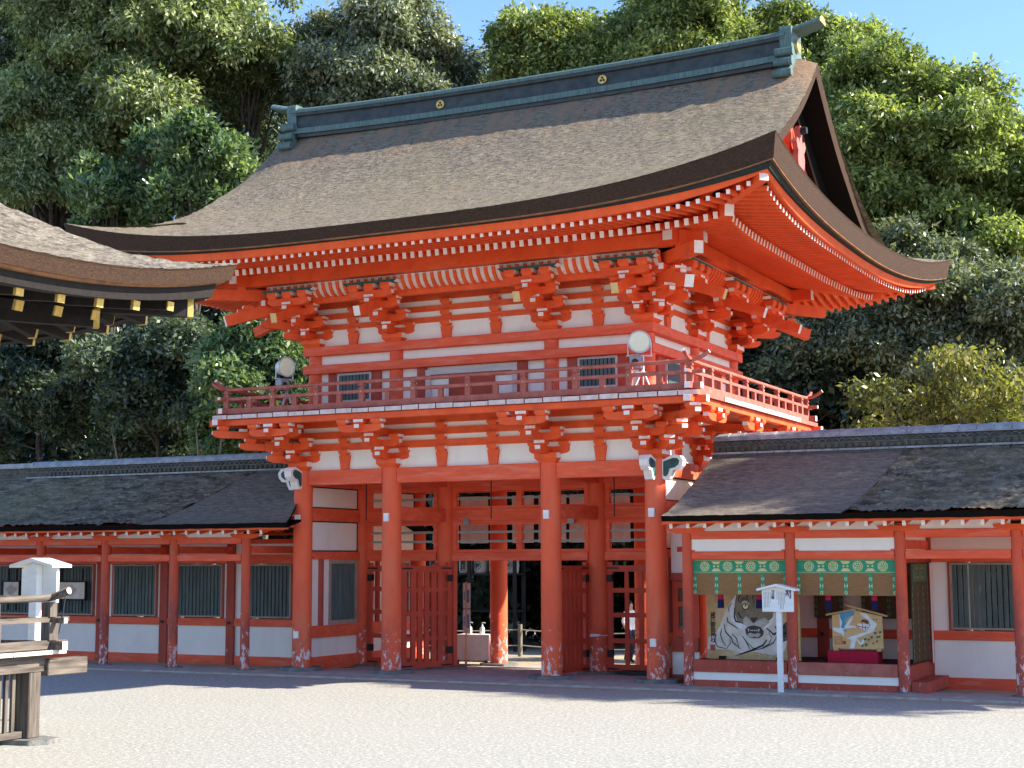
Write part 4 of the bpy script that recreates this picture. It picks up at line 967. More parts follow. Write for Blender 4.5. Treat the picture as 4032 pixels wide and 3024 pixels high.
def text(s, size, name, mt, parent, loc, rot=(R(90), 0, 0), vertical=True, ext=.0015, bold=0):
    cu = bpy.data.curves.new('lettering', 'FONT'); cu.body = '\n'.join(s) if vertical else s; cu.size = size; cu.align_x = 'CENTER'; cu.extrude = ext; cu.offset = bold; cu.space_line = .92 if vertical else 1
    o = bpy.data.objects.new('lettering', cu); COL.objects.link(o); bpy.context.view_layer.update()
    me = bpy.data.meshes.new_from_object(o.evaluated_get(bpy.context.evaluated_depsgraph_get())); bpy.data.objects.remove(o)
    me.materials.clear(); me.materials.append(MAT[mt]); return place(me, name, parent, loc, rot)
t = thing('tiger_panel', 'tall ochre panel painted with a huge snarling tiger head', 'painting', (4.60, .38, .44))
tx = lambda pts: P2(pts, 541, 205, 1090)
MB().box(0, 1.70, 0, .05, 0, 1.36).build('board', ['paint_ochre'], t)
b = MB()
poly(b, tx([(206, 1000), (216, 890), (290, 850), (340, 770), (370, 690), (400, 620), (450, 545), (500, 480), (560, 440), (860, 440), (900, 640), (920, 760), (975, 820), (1000, 900), (970, 1000), (870, 1045), (640, 1012), (540, 1030), (430, 1000), (320, 1000)]), 0, 0)
poly(b, tx([(880, 770), (960, 760), (1020, 700), (1100, 690), (1105, 830), (1000, 900), (930, 930)]), -.001, 1)
poly(b, tx([(500, 478), (455, 560), (440, 660), (460, 725), (520, 795), (590, 815), (602, 770), (532, 735), (492, 670), (482, 580), (512, 510)]), -.003, 2)
poly(b, tx([(765, 790), (800, 800), (850, 750), (880, 690), (870, 660), (830, 720)]), -.003, 2)
poly(b, tx([(516, 440), (490, 560), (490, 660), (512, 730), (595, 770), (650, 742), (680, 750), (740, 745), (800, 740), (862, 690), (880, 560), (860, 440)]), -.0045, 3)
poly(b, tx([(570, 705), (600, 682), (648, 722), (676, 748), (712, 720), (790, 690), (832, 735), (770, 790), (722, 782), (675, 765), (612, 787), (572, 752)]), -.006, 4)
poly(b, tx([(640, 695), (712, 690), (696, 728), (676, 748), (654, 732)]), -.0075, 5)
poly(b, tx([(588, 805), (622, 778), (675, 766), (742, 781), (772, 822), (762, 862), (722, 888), (640, 888), (600, 852)]), -.0075, 5)
poly(b, tx([(610, 850), (640, 838), (680, 848), (722, 838), (746, 850), (716, 880), (676, 874), (640, 884)]), -.009, 4)
for x, wv, hh in ((622, 14, 32), (724, 14, 32), (646, 18, 13), (664, 18, 13), (684, 18, 13), (704, 18, 13)): poly(b, tx([(x-wv/2, 800 if hh > 20 else 810), (x+wv/2, 800 if hh > 20 else 810), (x, (800 if hh > 20 else 810)+hh)])[::-1], -.0095, 2)
poly(b, tx([(553, 545), (600, 532), (640, 560), (635, 578), (560, 572)]), -.006, 4)
def ell(cx, cy, rx, ry, n=18): return tx([(cx+rx*math.cos(2*math.pi*i/n), cy+ry*math.sin(2*math.pi*i/n)) for i in range(n)])
poly(b, ell(596, 589, 37, 32), -.0075, 6); poly(b, ell(597, 588, 28, 25), -.009, 7); poly(b, ell(600, 576, 9, 10), -.0105, 6)
poly(b, ell(800, 575, 34, 28), -.0075, 6); poly(b, ell(800, 574, 25, 21), -.009, 7); poly(b, ell(795, 565, 9, 9), -.0105, 6)
for pts, wd in (([(410, 690), (420, 740), (470, 770), (522, 802)], .02), ([(380, 760), (392, 832), (450, 890), (464, 930), (540, 992)], .022), ([(355, 800), (342, 860), (362, 925), (395, 965)], .016), ([(300, 850), (285, 920), (310, 975), (400, 992)], .016), ([(455, 850), (500, 890), (522, 970)], .016), ([(560, 870), (600, 925), (632, 992)], .018), ([(490, 600), (484, 690), (500, 732), (552, 745)], .03), ([(520, 640), (545, 690), (582, 706)], .022), ([(548, 560), (580, 508), (612, 532)], .02), ([(640, 445), (610, 500), (630, 540)], .016), ([(700, 445), (668, 500), (690, 560)], .014), ([(560, 450), (530, 520), (540, 560)], .016), ([(730, 445), (745, 520), (735, 560)], .014), ([(430, 640), (424, 600), (460, 560)], .012), ([(520, 1045), (640, 1005), (762, 952), (800, 900)], .03), ([(640, 1010), (760, 980), (860, 930), (900, 870)], .016), ([(820, 830), (850, 880), (820, 940), (740, 985)], .014), ([(800, 790), (870, 850), (940, 800), (980, 770)], .035), ([(900, 900), (960, 850), (1010, 820)], .03), ([(1075, 640), (1095, 630), (1110, 635)], .03), ([(480, 1060), (540, 1040)], .012), ([(400, 990), (440, 940), (430, 900)], .012), ([(610, 930), (660, 980), (700, 985)], .012)): stroke(b, tx(pts), wd, -.008, 6)
rr = random.Random(2)
for k in range(60):
    x, y = rr.uniform(690, 1100), rr.uniform(880, 1075); s_ = rr.uniform(2.5, 7.5); poly(b, tx([(x-s_, y), (x, y+s_*.6), (x+s_, y-s_*.3), (x, y-s_)])[::-1], -.009, 2)
for k in range(26):
    a = rr.uniform(-.9, .9); sx_ = rr.choice((-1, 1)); x, y = 676+sx_*rr.uniform(40, 100), rr.uniform(705, 770); stroke(b, tx([(x, y), (x+sx_*rr.uniform(12, 28), y+rr.uniform(-14, 10))]), .005, -.0085, 2)
b.build('tiger_painting', ['paint_tan', 'paint_dark', 'paint_white', 'paint_face', 'paint_grey', 'paint_dark', 'paint_black', 'paint_eye'], t)
b = MB(); poly(b, tx([(236, 955), (286, 955), (286, 1012), (236, 1012)][::-1]), -.002, 0); b.build('red_seal', ['paint_seal'], t)
text('賀茂御祖神社', .098, 'inscription', 'paint_black', t, (.115, -.006, .745), bold=.0015)
b = MB()
for x in (.29, 1.33): b.box(x-.06, x+.06, -.05, .0, -.0, .055)
b.build('foot_block', ['wood_dark'], t)
# small votive plaque on its red plinth
o = MB().box(0, .86, 0, .34, 0, .20); o = o.build('red_plinth', ['red_cloth'], None, (6.83, .16, .44)); tag(bevel(o, .006), 'low plinth wrapped in crimson cloth inside the display room', 'plinth')
t = thing('votive_plaque', 'gabled wooden plaque painted with a shrine and green leaves on the crimson plinth', 'plaque', (6.89, .30, .675))
ex = lambda pts: P2(pts, 1075, 415, 1225)
b = MB(); b.prism([(0, .0), (.865, 0), (.855, .55), (.40, .645), (-.005, .56)], lambda a, c: (a, 0, c), lambda a, c: (a, .03, c), 0); b.build('board', ['ema_wood'], t)
b = MB(); beam(b, (-.10, .01, .565), (.415, .01, .668), .10, .028); beam(b, (.245, .01, .735), (.945, .01, .555), .10, .028); b.build('roof_strip', ['wood_light'], t)
b = MB()
for x in (.06, .80): b.box(x-.04, x+.04, -.05, .06, -.035, .012)
b.build('foot_block', ['wood_light'], t)
b = MB()
poly(b, ex([(545, 600), (600, 620), (640, 880), (620, 1010), (580, 960), (420, 900), (420, 850), (560, 855)]), 0, 0)
poly(b, ex([(640, 830), (700, 740), (800, 620), (790, 700), (720, 800), (850, 820), (850, 845), (660, 860)]), 0, 0)
poly(b, ex([(930, 570), (1060, 600), (1130, 680), (1240, 770), (1160, 920), (1060, 950), (850, 1040), (810, 1220), (720, 1225), (760, 1080), (680, 1030), (800, 990), (1030, 920), (1120, 800), (1080, 700), (980, 640)]), 0, 0)
poly(b, ex([(850, 1050), (870, 1040), (930, 1120), (1010, 1000), (1000, 1090), (940, 1180), (880, 1110)]), 0, 0)
poly(b, ex([(550, 590), (835, 545), (815, 620), (700, 660), (660, 720), (670, 780), (620, 860), (575, 850), (600, 740), (560, 660)]), -.002, 1)
poly(b, ex([(600, 880), (700, 890), (640, 930)]), -.002, 1)
poly(b, ex([(880, 770), (1090, 775), (1080, 840), (1020, 900), (960, 870), (870, 810)]), -.003, 0)
poly(b, ex([(930, 750), (980, 690), (1060, 705), (1100, 760), (1040, 770), (1000, 740)]), -.004, 2)
for pts in ([(850, 800), (960, 830), (1085, 845)], [(975, 760), (975, 880)], [(1025, 800), (1022, 890)], [(905, 815), (905, 855)], [(1050, 720), (1060, 790)]): stroke(b, ex(pts), .011, -.005, 3, False)
for x, y, s_ in ((1010, 1050, 30), (1080, 1060, 26), (1135, 1015, 30), (1200, 940, 32), (1160, 1120, 22), (1030, 1150, 34), (1230, 1085, 26), (1275, 1000, 26), (1290, 920, 28), (960, 1170, 28), (1235, 1010, 26)): poly(b, ex([(x-s_, y-s_*.5), (x-s_*.3, y+s_), (x+s_, y), (x+s_*.5, y-s_*.9)]), -.004, 4)
for k, (a, c, d, e) in enumerate(((455, 1015, 585, 1145),)):
    for p in ([(a, c), (d, c)], [(a, e), (d, e)], [(a, c), (a, e)], [(d, c), (d, e)]): stroke(b, ex(p), .009, -.003, 3, False)
    for i in range(4):
        for j in range(3): x, y = a+25+i*26, c+30+j*36; stroke(b, ex([(x, y), (x+16, y+10), (x+4, y+22)]), .006, -.003, 3, False)
poly(b, ex([(600, 1085), (660, 1085), (660, 1148), (600, 1148)][::-1]), -.003, 3)
for x in (1175, 1235): poly(b, ex([(x-14, 690), (x, 705), (x+14, 695), (x, 680)]), -.004, 2)
b.build('plaque_painting', ['paint_white', 'paint_blue', 'paint_brown', 'paint_seal', 'paint_leaf'], t)
# ---------------------------------------------------------------- notice boards
t = thing('notice_board', 'white roofed notice board with inked columns of writing standing on the gravel', 'sign', (6.395, -1.19, 0))
b = MB(); b.box(-.044, .044, 0, .075, 0, 1.66); bevel(b.build('post', ['sign_white'], t), .006)
b = MB(); b.prism([(-.265, 1.335), (.265, 1.335), (.265, 1.69), (0, 1.755), (-.265, 1.69)], lambda a, c: (a, -.03, c), lambda a, c: (a, -.002, c), 0); bd = b.build('board', ['sign_white'], t)
b = MB(); b.prism([(-.325, 1.675), (0, 1.755), (.325, 1.675), (.325, 1.71), (0, 1.79), (-.325, 1.71)], lambda a, c: (a, -.14, c), lambda a, c: (a, .13, c), 0); b.build('roof', ['sign_white'], t)
text('楼門', .058, 'title_lettering', 'ink_violet', t, (.162, -.034, 1.640), bold=.0015); text('重要文化財', .030, 'title_lettering', 'ink', t, (.215, -.034, 1.663), bold=.001); text('剣の間', .052, 'title_lettering', 'ink_violet', t, (-.08, -.034, 1.640), bold=.0015)
b = MB(); rr = random.Random(9)
for x, z0, z1 in ((.118, 1.64, 1.47), (.093, 1.66, 1.37), (.068, 1.66, 1.37), (.043, 1.66, 1.37), (.018, 1.66, 1.46), (-.010, 1.66, 1.53), (-.125, 1.65, 1.48), (-.152, 1.66, 1.41), (-.178, 1.66, 1.42), (-.205, 1.65, 1.40), (-.230, 1.66, 1.40)):
    z = z0
    while z > z1:
        for k in range(2): zz = z-k*.007; b.box(x-.0075+rr.uniform(0, .004), x+.0075-rr.uniform(0, .004), -.0315, -.0301, zz-.0028, zz)
        u = x+rr.uniform(-.004, .004); b.box(u-.0012, u+.0012, -.0317, -.0301, z-.013, z+.002); z -= .0195
b.build('small_writing', ['ink'], bd)
t = thing('notice_board', 'white roofed notice board seen from behind beyond the old railing', 'sign', (-1.86, -9.4, 0), R(-4))
b = MB(); b.box(-.075, .075, -.11, .0, 0, 2.16); bevel(b.build('post', ['sign_white'], t), .008)
b = MB(); b.prism([(-.35, 1.63), (.35, 1.63), (.35, 2.10), (0, 2.19), (-.35, 2.10)], lambda a, c: (a, .002, c), lambda a, c: (a, .05, c), 0); b.build('board', ['sign_white'], t)
b = MB(); b.prism([(-.43, 2.115), (0, 2.205), (.43, 2.115), (.43, 2.155), (0, 2.25), (-.43, 2.155)], lambda a, c: (a, -.16, c), lambda a, c: (a, .20, c), 0); b.build('roof', ['sign_white'], t)
# framed maps hung on the left lattice windows
for x, wd, lb in ((-11.62, .93, 'framed old map hung over a lattice window of the left corridor'), (-13.25, .55, 'smaller framed map at the far left edge of the corridor wall')):
    t = thing('framed_map', lb, 'picture', (x, 1.42, 1.31), 0, 'framed maps on the corridor windows')
    b = MB()
    for a in ((0, wd, 0, .03), (0, wd, .41, .44), (0, .03, .03, .41), (wd-.03, wd, .03, .41)): b.box(a[0], a[1], -.03, .02, a[2], a[3])
    b.build('frame', ['wood_dark'], t)
    b = MB(); b.box(.03, wd-.03, -.01, .0, .03, .41); b.build('map_sheet', ['paint_tan'], t)
    b = MB(); rr = random.Random(3)
    poly(b, [(wd*.2+.17*math.cos(a)*(1+.2*math.sin(3*a)) + wd*.3, .22+.11*math.sin(a)*(1+.25*math.cos(4*a))) for a in np.linspace(0, 2*math.pi, 20)[:-1]], -.0105, 0)
    for k in range(7): x0, z0 = wd*rr.uniform(.25, .65), rr.uniform(.14, .3); stroke(b, [(x0, z0), (x0+rr.uniform(-.1, .1), z0+rr.uniform(-.06, .06))], .006, -.014, 1)
    b.build('map_drawing', ['paint_grey', 'paint_dark'], t)
    b = MB()
    for u in (.15, wd-.15): b.box(u-.02, u+.02, .021, .05, -.25, .72)
    b.build('hanger_batten', ['wood_dark'], t)
# ---------------------------------------------------------------- floodlights on the balcony
def flood(loc, rz, label):
    t = thing('floodlight', label, 'floodlight', loc, rz, 'floodlights on the gate balcony')
    b = MB(); zc = .95
    b.tube([(0, -.04, zc), (0, .14, zc)], [.185, .15], 28); b.tube([(.195*math.cos(a), -.05, zc+.195*math.sin(a)) for a in np.linspace(0, 2*math.pi, 33)], .011, 6)
    for k in range(8): a = k*math.pi/4; b.tube([(.18*math.cos(a), -.045, zc+.18*math.sin(a)), (.197*math.cos(a), -.05, zc+.197*math.sin(a))], .006, 5)
    o = b.build('lamp_head', ['galvanised'], t)
    b = MB(); b.tube([(0, -.043, zc), (0, -.052, zc)], .178, 32); b.build('lens', ['lamp_glass'], o)
    b = MB()
    for s in (-1, 1): b.tube([(s*.205, .03, .71), (s*.205, .03, zc)], .010, 6)
    b.tube([(-.23, .03, .71), (.23, .03, .71)], .016, 8); b.build('yoke', ['galvanised'], t)
    b = MB(); b.box(-.17, .03, -.10, .10, .47, .70); b.tube([(-.08, -.10, .59), (-.08, -.108, .59)], .055, 16, 1); bevel(b.build('control_box', ['grey_metal', 'iron'], t), .008)
    b = MB(); b.tube([(.06, .03, .35), (.06, .03, .71)], .022, 8)
    for a, c in ((-.16, -.12), (.22, -.12), (.05, .25)): b.tube([(.05, .03, .46), (a, c, 0)], .022, 6)
    b.tube([(-.08, -.03, .40), (.12, -.03, .40)], .015, 6); b.build('stand', ['galvanised'], t)
flood((3.85, -.80, 5.075), R(22), 'round pale floodlight on a tripod at the right corner of the balcony')
flood((-3.72, -.80, 5.075), R(70), 'round pale floodlight turned sideways at the left end of the balcony')
# ---------------------------------------------------------------- stage pavilion in the left foreground
t = thing('stage_pavilion', 'weathered wooden stage with a bark roof at the left edge of the court', 'pavilion', (0, -11.32, 0)); ST = t
OX, OY = 0, -11.32
def sfin(b, name, mats, parent=None):
    me = b.mesh(name, mats); me.transform(Matrix.Translation((-OX, -OY, 0))); return place(me, name, parent or ST)
SXC, SYC, SEX, SEY = -3.46, -13.9, 5.2, 4.2                            # roof centre and eave half widths
def sl(q): return .50*max(0, 1-q/4.2)**2.3
sp_ = [0, .5, 1.1, 2.1, 3.0, 4.2]; sz_ = [0, .17, .42, 1.05, 1.85, 3.0]
def srise(s): return float(np.interp(s, sp_, sz_))
rr = random.Random(8); b = MB(); N = 120
for axis, sg in ((0, 1), (0, -1), (1, 1), (1, -1)):
    half = SEY if axis == 0 else SEX; vs = []; NS = 70
    for i in range(NS+1):
        s = 4.2*i/NS
        for j in range(N+1):
            u = (half-s)*(-1+2*j/N); q = half-abs(u); z = 5.60+srise(s)+sl(q)*max(0, 1-s/4.2)**1.5+rr.uniform(-.012, .012)
            hz = .016*mnoise.noise((u*3, s*7, axis*9))+.012*mnoise.noise((u*9, s*16, 3)) if .03 < s else 0; z += hz
            vs.append((SXC+sg*(SEX-s), SYC+u, z) if axis == 0 else (SXC+u, SYC+sg*(SEY-s), z))
    fs = [(i*(N+1)+j, i*(N+1)+j+1, (i+1)*(N+1)+j+1, (i+1)*(N+1)+j) for i in range(NS) for j in range(N)]
    if (axis == 1) == (sg > 0): fs = [f[::-1] for f in fs]
    b.add(vs, fs, 0, True)
sfin(b, 'roof_thatch', ['thatch_stage'])
kw = dict(nx=50, ny=50, ex=SEX, ey=SEY, yc=SYC, xc=SXC)
z0_ = lambda dz, k=1: (lambda q, a=0: 5.60+dz+k*sl(q))
b = MB(); sweep(b, [(0, z0_(0)), (.02, z0_(-.03)), (.07, z0_(-.19, .93)), (.5, z0_(-.15, .9))], closed=False, **kw); sfin(b, 'eave_edge', ['thatch_cut'])
b = MB(); sweep(b, [(.10, z0_(-.185, .93)), (.13, z0_(-.22, .92)), (.22, z0_(-.22, .92)), (.22, z0_(-.18, .92))], **kw); sfin(b, 'eave_trim', ['wood_orange'])
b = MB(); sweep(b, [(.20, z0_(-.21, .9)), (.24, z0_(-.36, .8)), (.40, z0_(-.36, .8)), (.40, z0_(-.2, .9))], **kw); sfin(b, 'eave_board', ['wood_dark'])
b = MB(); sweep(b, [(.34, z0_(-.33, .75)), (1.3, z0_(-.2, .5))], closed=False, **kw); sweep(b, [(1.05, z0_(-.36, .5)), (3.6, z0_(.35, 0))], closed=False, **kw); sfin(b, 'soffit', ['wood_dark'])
me1 = MB().box(-.055, .055, 0, 1, -.11, 0, 0).box(-.06, .06, -.006, .035, -.116, .0, 1).mesh('rafter', ['wood_dark', 'gold']); me2 = MB().box(-.06, .06, 0, 1, -.12, 0, 0).box(-.065, .065, -.006, .016, -.126, .0, 1).mesh('rafter', ['wood_dark', 'gold'])
for me, dout, din, rise, dz, k in ((me1, .36, 1.4, .12, -.33, .75), (me2, 1.0, 3.4, .27, -.36, .5)):
    for side, half in (('r', SEY), ('b', SEX)):
        for i in range(-7, 8):
            a = i*.655; q = half-abs(a); d1 = min(din, q-.05)
            if d1-dout < .15 or (side == 'b' and a > 0 and False): continue
            z = 5.60+dz+k*sl(q)
            if side == 'r': loc = (SXC+SEX-dout-OX, SYC+a-OY, z); rz = R(90)
            else: loc = (SXC-a-OX, SYC+SEY-dout-OY, z); rz = R(180)
            place(me, 'rafter', ST, loc, (math.atan(rise), 0, rz), (1, (d1-dout)/math.cos(math.atan(rise)), 1))
for dd, L, zz in ((.42, 1.6, -.36), (1.25, 2.6, -.44)):
    b = MB(); p = lambda d: Vector((SXC+SEX-d, SYC+SEY-d, 0)); pa, pb = p(dd+L)+Vector((0, 0, 5.60+zz+.25)), p(dd)+Vector((0, 0, 5.60+zz+.62*sl(dd))); beam(b, pa, pb, .15, .26, 0, 1); beam(b, pb+(pa-pb).normalized()*.07, pb-(pa-pb).normalized()*.006, .162, .272, 1, 1); sfin(b, 'hip_rafter', ['wood_dark', 'gold'])
# deck, posts and railing at the near right corner (it runs on out of the frame)
DX, DY = .30, -11.16
for x in (-1.4, -4.6):
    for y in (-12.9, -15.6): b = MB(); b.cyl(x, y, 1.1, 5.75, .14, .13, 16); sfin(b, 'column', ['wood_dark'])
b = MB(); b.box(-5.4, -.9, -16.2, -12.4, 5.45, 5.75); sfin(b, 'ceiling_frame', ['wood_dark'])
b = MB(); n = 22
for i in range(n):
    y1 = DY-i*.30; b.box(-4.5, DX+random.uniform(-.004, .004), y1-.293, y1, 1.07, 1.118+random.uniform(0, .004), 0, {'+x': 1})
sfin(b, 'stage_deck', ['wood_grey', 'wood_end'])
b = MB(); b.box(-.06, .14, -18, -11.35, .86, 1.065, 0); sfin(b, 'edge_beam', ['wood_grey'])
b = MB(); b.box(-.0, .20, -11.36, -10.66, .80, 1.0, 0, {'+y': 1}); bevel(sfin(b, 'projecting_beam', ['wood_grey', 'wood_grey_z']), .01)
for y in (-11.50, -13.5):
    b = MB(); b.box(-.13, .13, y-.10, y+.10, .06, .86); bevel(sfin(b, 'stage_post', ['wood_grey_z']), .012)
    b = MB(); b.prism([(-.38, -.24), (-.1, -.30), (.3, -.26), (.44, -.05), (.36, .24), (.05, .30), (-.30, .22)], lambda p, q: (p, y+q, -.08), lambda p, q: (p*.93, y+q*.93, .06), 0); bevel(sfin(b, 'foundation_stone', ['stone']), .02, 2)
b = MB()
for k in range(26):
    y = -11.72-k*.115; b.box(-.02, .02, y-.05, y, .12, .86)
sfin(b, 'plinth_slats', ['wood_grey_z'])
b = MB(); b.box(-.05, .05, -18, -11.62, .075, .15); sfin(b, 'plinth_rail', ['wood_grey'])
for nm, y1, z0, z1, wd in (('rail_sill', -11.06, 1.13, 1.235, .09), ('middle_rail', -11.02, 1.455, 1.52, .06)):
    b = MB(); b.box(.17-wd/2, .17+wd/2, -18, y1, z0, z1, 0, {'+y': 1}); sfin(b, nm, ['wood_grey', 'wood_end'])
    b = MB(); b.box(-4, .42, -11.32-wd/2, -11.32+wd/2, z0-.01, z1-.01, 0, {'+x': 1}); sfin(b, nm, ['wood_grey', 'wood_end'])
b = MB(); b.tube([(.17, -18, 1.745), (.17, -11.7, 1.745), (.17, -11.4, 1.755), (.17, -11.2, 1.79), (.17, -11.0, 1.85)], .042, 12, 0, 1); sfin(b, 'top_rail', ['wood_grey', 'wood_end'])
b = MB(); b.tube([(-4, -11.32, 1.735), (-.2, -11.32, 1.735), (.12, -11.32, 1.745), (.3, -11.32, 1.78), (.46, -11.32, 1.84)], .042, 12, 0, 1); sfin(b, 'top_rail', ['wood_grey', 'wood_end'])
b = MB(); b.box(.10, .24, -11.40, -11.25, 1.235, 1.455); b.box(.115, .225, -11.385, -11.265, 1.52, 1.70); sfin(b, 'corner_post', ['wood_grey_z'])
for y in (-12.25, -13.1): b = MB(); b.box(.12, .22, y-.06, y+.06, 1.235, 1.455); b.box(.13, .21, y-.05, y+.05, 1.52, 1.70); sfin(b, 'rail_post', ['wood_grey_z'])
b = MB(); b.tube([(.20, -11.1, 1.78), (.215, -11.16, 1.5), (.20, -11.22, 1.24)], .008, 5); sfin(b, 'tie_cord', ['iron'])
# ---------------------------------------------------------------- beyond the gate
t = thing('sanitiser_table', 'small table under a white cloth just beyond the gate', 'table', (-2.42, 4.85, gz(4.85)))
b = MB(); b.box(-.40, .40, -.22, .22, .68, .70); b.build('tabletop', ['wood_light'], t)
for sx in (-1, 1):
    for sy in (-1, 1): b = MB(); beam(b, (sx*.34, sy*.17, .68), (sx*.36, sy*.19, 0), .045, .045); b.build('leg', ['wood_orange'], t)
b = MB(); b.box(-.33, .33, -.18, -.14, .10, .14); b.build('stretcher', ['wood_orange'], t)
b = MB(); X = np.linspace(0, 1, 60); path = []
for x0, y0, x1, y1 in ((-.41, -.23, .41, -.23), (.41, -.23, .41, .23), (.41, .23, -.41, .23), (-.41, .23, -.41, -.23)):
    for i in range(24):
        u = i/24; path.append((x0+(x1-x0)*u, y0+(y1-y0)*u))
n = len(path); vs = [(x, y, .703) for x, y in path]+[(x*(1.02+.02*math.sin(i*.7)), y*(1.03+.03*math.sin(i*.7)), .42) for i, (x, y) in enumerate(path)]+[(x*(1.03+.035*math.sin(i*.7+.5)), y*(1.05+.05*math.sin(i*.7+.5)), .14+.015*math.sin(i*.9)) for i, (x, y) in enumerate(path)]
b.add(vs, [(k*n+i, (k+1)*n+i, (k+1)*n+(i+1) % n, k*n+(i+1) % n) for k in range(2) for i in range(n)], 0, True); b.add(vs[:n], [tuple(range(n))], 0)
tag(b.build('tablecloth', ['cloth_white'], None, (-2.42, 4.85, gz(4.85))), 'white cloth hanging over the small table beyond the gate', 'tablecloth')
for x, lb in ((-.15, 'white pump bottle on the table nearest the wooden sign pole'), (.17, 'white pump bottle on the table nearest the red column')):
    t = thing('pump_bottle', lb, 'bottle', (-2.42+x, 4.82, gz(4.85)+.705), 0, 'pump bottles on the table')
    b = MB(); b.lathe((0, 0, 0), [(.05, 0), (.055, .01), (.055, .13), (.045, .155), (.018, .17), (.018, .19)], 16); b.build('bottle_body', ['plastic_white'], t)
    b = MB(); b.cyl(0, 0, .19, .215, .02, .02, 12); b.cyl(0, 0, .215, .25, .007, .007, 8); b.tube([(-.012, 0, .255), (.06, 0, .26), (.075, 0, .245)], .008, 8); b.build('pump', ['plastic_white'], t)
t = thing('pole_sign', 'pale two panel sign hung on a bamboo pole in the gateway', 'sign', (-2.46, 4.45, gz(4.45)))
b = MB(); b.cyl(0, 0, -.02, 1.86, .02, .017, 10); b.build('pole', ['wood_light'], t)
b = MB(); b.box(-.09, .09, .018, .03, 1.27, 1.83); b.box(-.09, .09, .018, .03, .72, 1.25); pn = b.build('sign_panel', ['paper_print'], t)
b = MB()
for z0, z1 in ((1.40, 1.68), (.84, 1.14)): b.box(.005, .07, .012, .018, z0, z1); b.box(-.07, -.045, .012, .018, z0+.05, z1-.04)
b.build('printed_area', ['paint_sky'], pn)
# rope fence
pts = [(-9.0, 11.6), (-4.75, 11.8), (-.6, 12.0), (3.6, 12.2)]
t = None
for i, (x, y) in enumerate(pts):
    b = MB(); b.cyl(0, 0, -.05, .86, .065, .06, 12)
    tag(b.build('fence_post', ['bark_pale'], None, (x, y, gz(y))), ('rough wooden post of the rope fence seen through the gateway' if i == 1 else 'rough wooden post of the rope fence behind the gate'), 'post', 'posts of the rope fence')
for zz, lb in ((.72, 'upper rope strung between the wooden posts behind the gate'), (.30, 'lower rope strung between the wooden posts behind the gate')):
    path = []
    for (x0, y0), (x1, y1) in zip(pts, pts[1:]):
        for i in range(10): u = i/10; path.append((x0+(x1-x0)*u, y0+(y1-y0)*u, gz(y0)+zz-.30*u*(1-u)))
    tag(MB().tube(path, .014, 6).build('fence_rope', ['rope_cloth']), lb, 'rope', 'ropes of the fence')
# sake barrels on a rack in the shade
YB = 16.0; g = gz(YB)
t = thing('barrel_rack', 'dark wooden rack carrying white barrels deep in the shade beyond the gate', 'rack', (-8.4, YB, g))
for z in (1.18, 2.28): b = MB(); b.box(-1.6, 1.6, -.3, .3, z, z+.06); b.build('shelf', ['wood_dark'], t)
for x in (-1.55, 0, 1.55): b = MB(); b.box(x-.05, x+.05, -.34, -.26, 0, 3.0); b.box(x-.05, x+.05, .26, .34, 0, 3.0); b.build('rack_post', ['wood_dark'], t)
b = MB(); b.box(-1.8, 1.8, -.5, .45, 3.0, 3.06); b.build('rack_roof', ['wood_dark'], t)
for k in range(6):
    x = -9.7+k*.52; lb = ['white barrel lettered 黄桜 at the left end of the rack', 'white barrel lettered 黄桜 next to the left end of the rack', 'white barrel lettered 黄桜 left of the ringed barrels', 'white barrel marked with a ringed 松 next to the lettered barrels', 'white barrel marked with a ringed 松 right of its twin', 'white barrel marked with a ringed 松 at the right end of the rack'][k]
    t = thing('sake_barrel', lb, 'barrel', (x, YB, g+2.34), 0, 'white barrels on the rack')
    b = MB(); b.lathe((0, 0, 0), [(.20, 0), (.225, .08), (.23, .22), (.225, .38), (.205, .46)], 20); b.build('barrel_body', ['barrel_white'], t)
    if k < 3: text('黄桜', .19, 'lettering', 'paint_black', t, (0, -.236, .26), bold=.004)
    else:
        text('松', .15, 'lettering', 'paint_black', t, (0, -.238, .18), bold=.004); MB().tube([(.115*math.cos(a), -.232, .235+.115*math.sin(a)) for a in np.linspace(0, 2*math.pi, 25)], .008, 5).build('ring_mark', ['paint_black'], t)
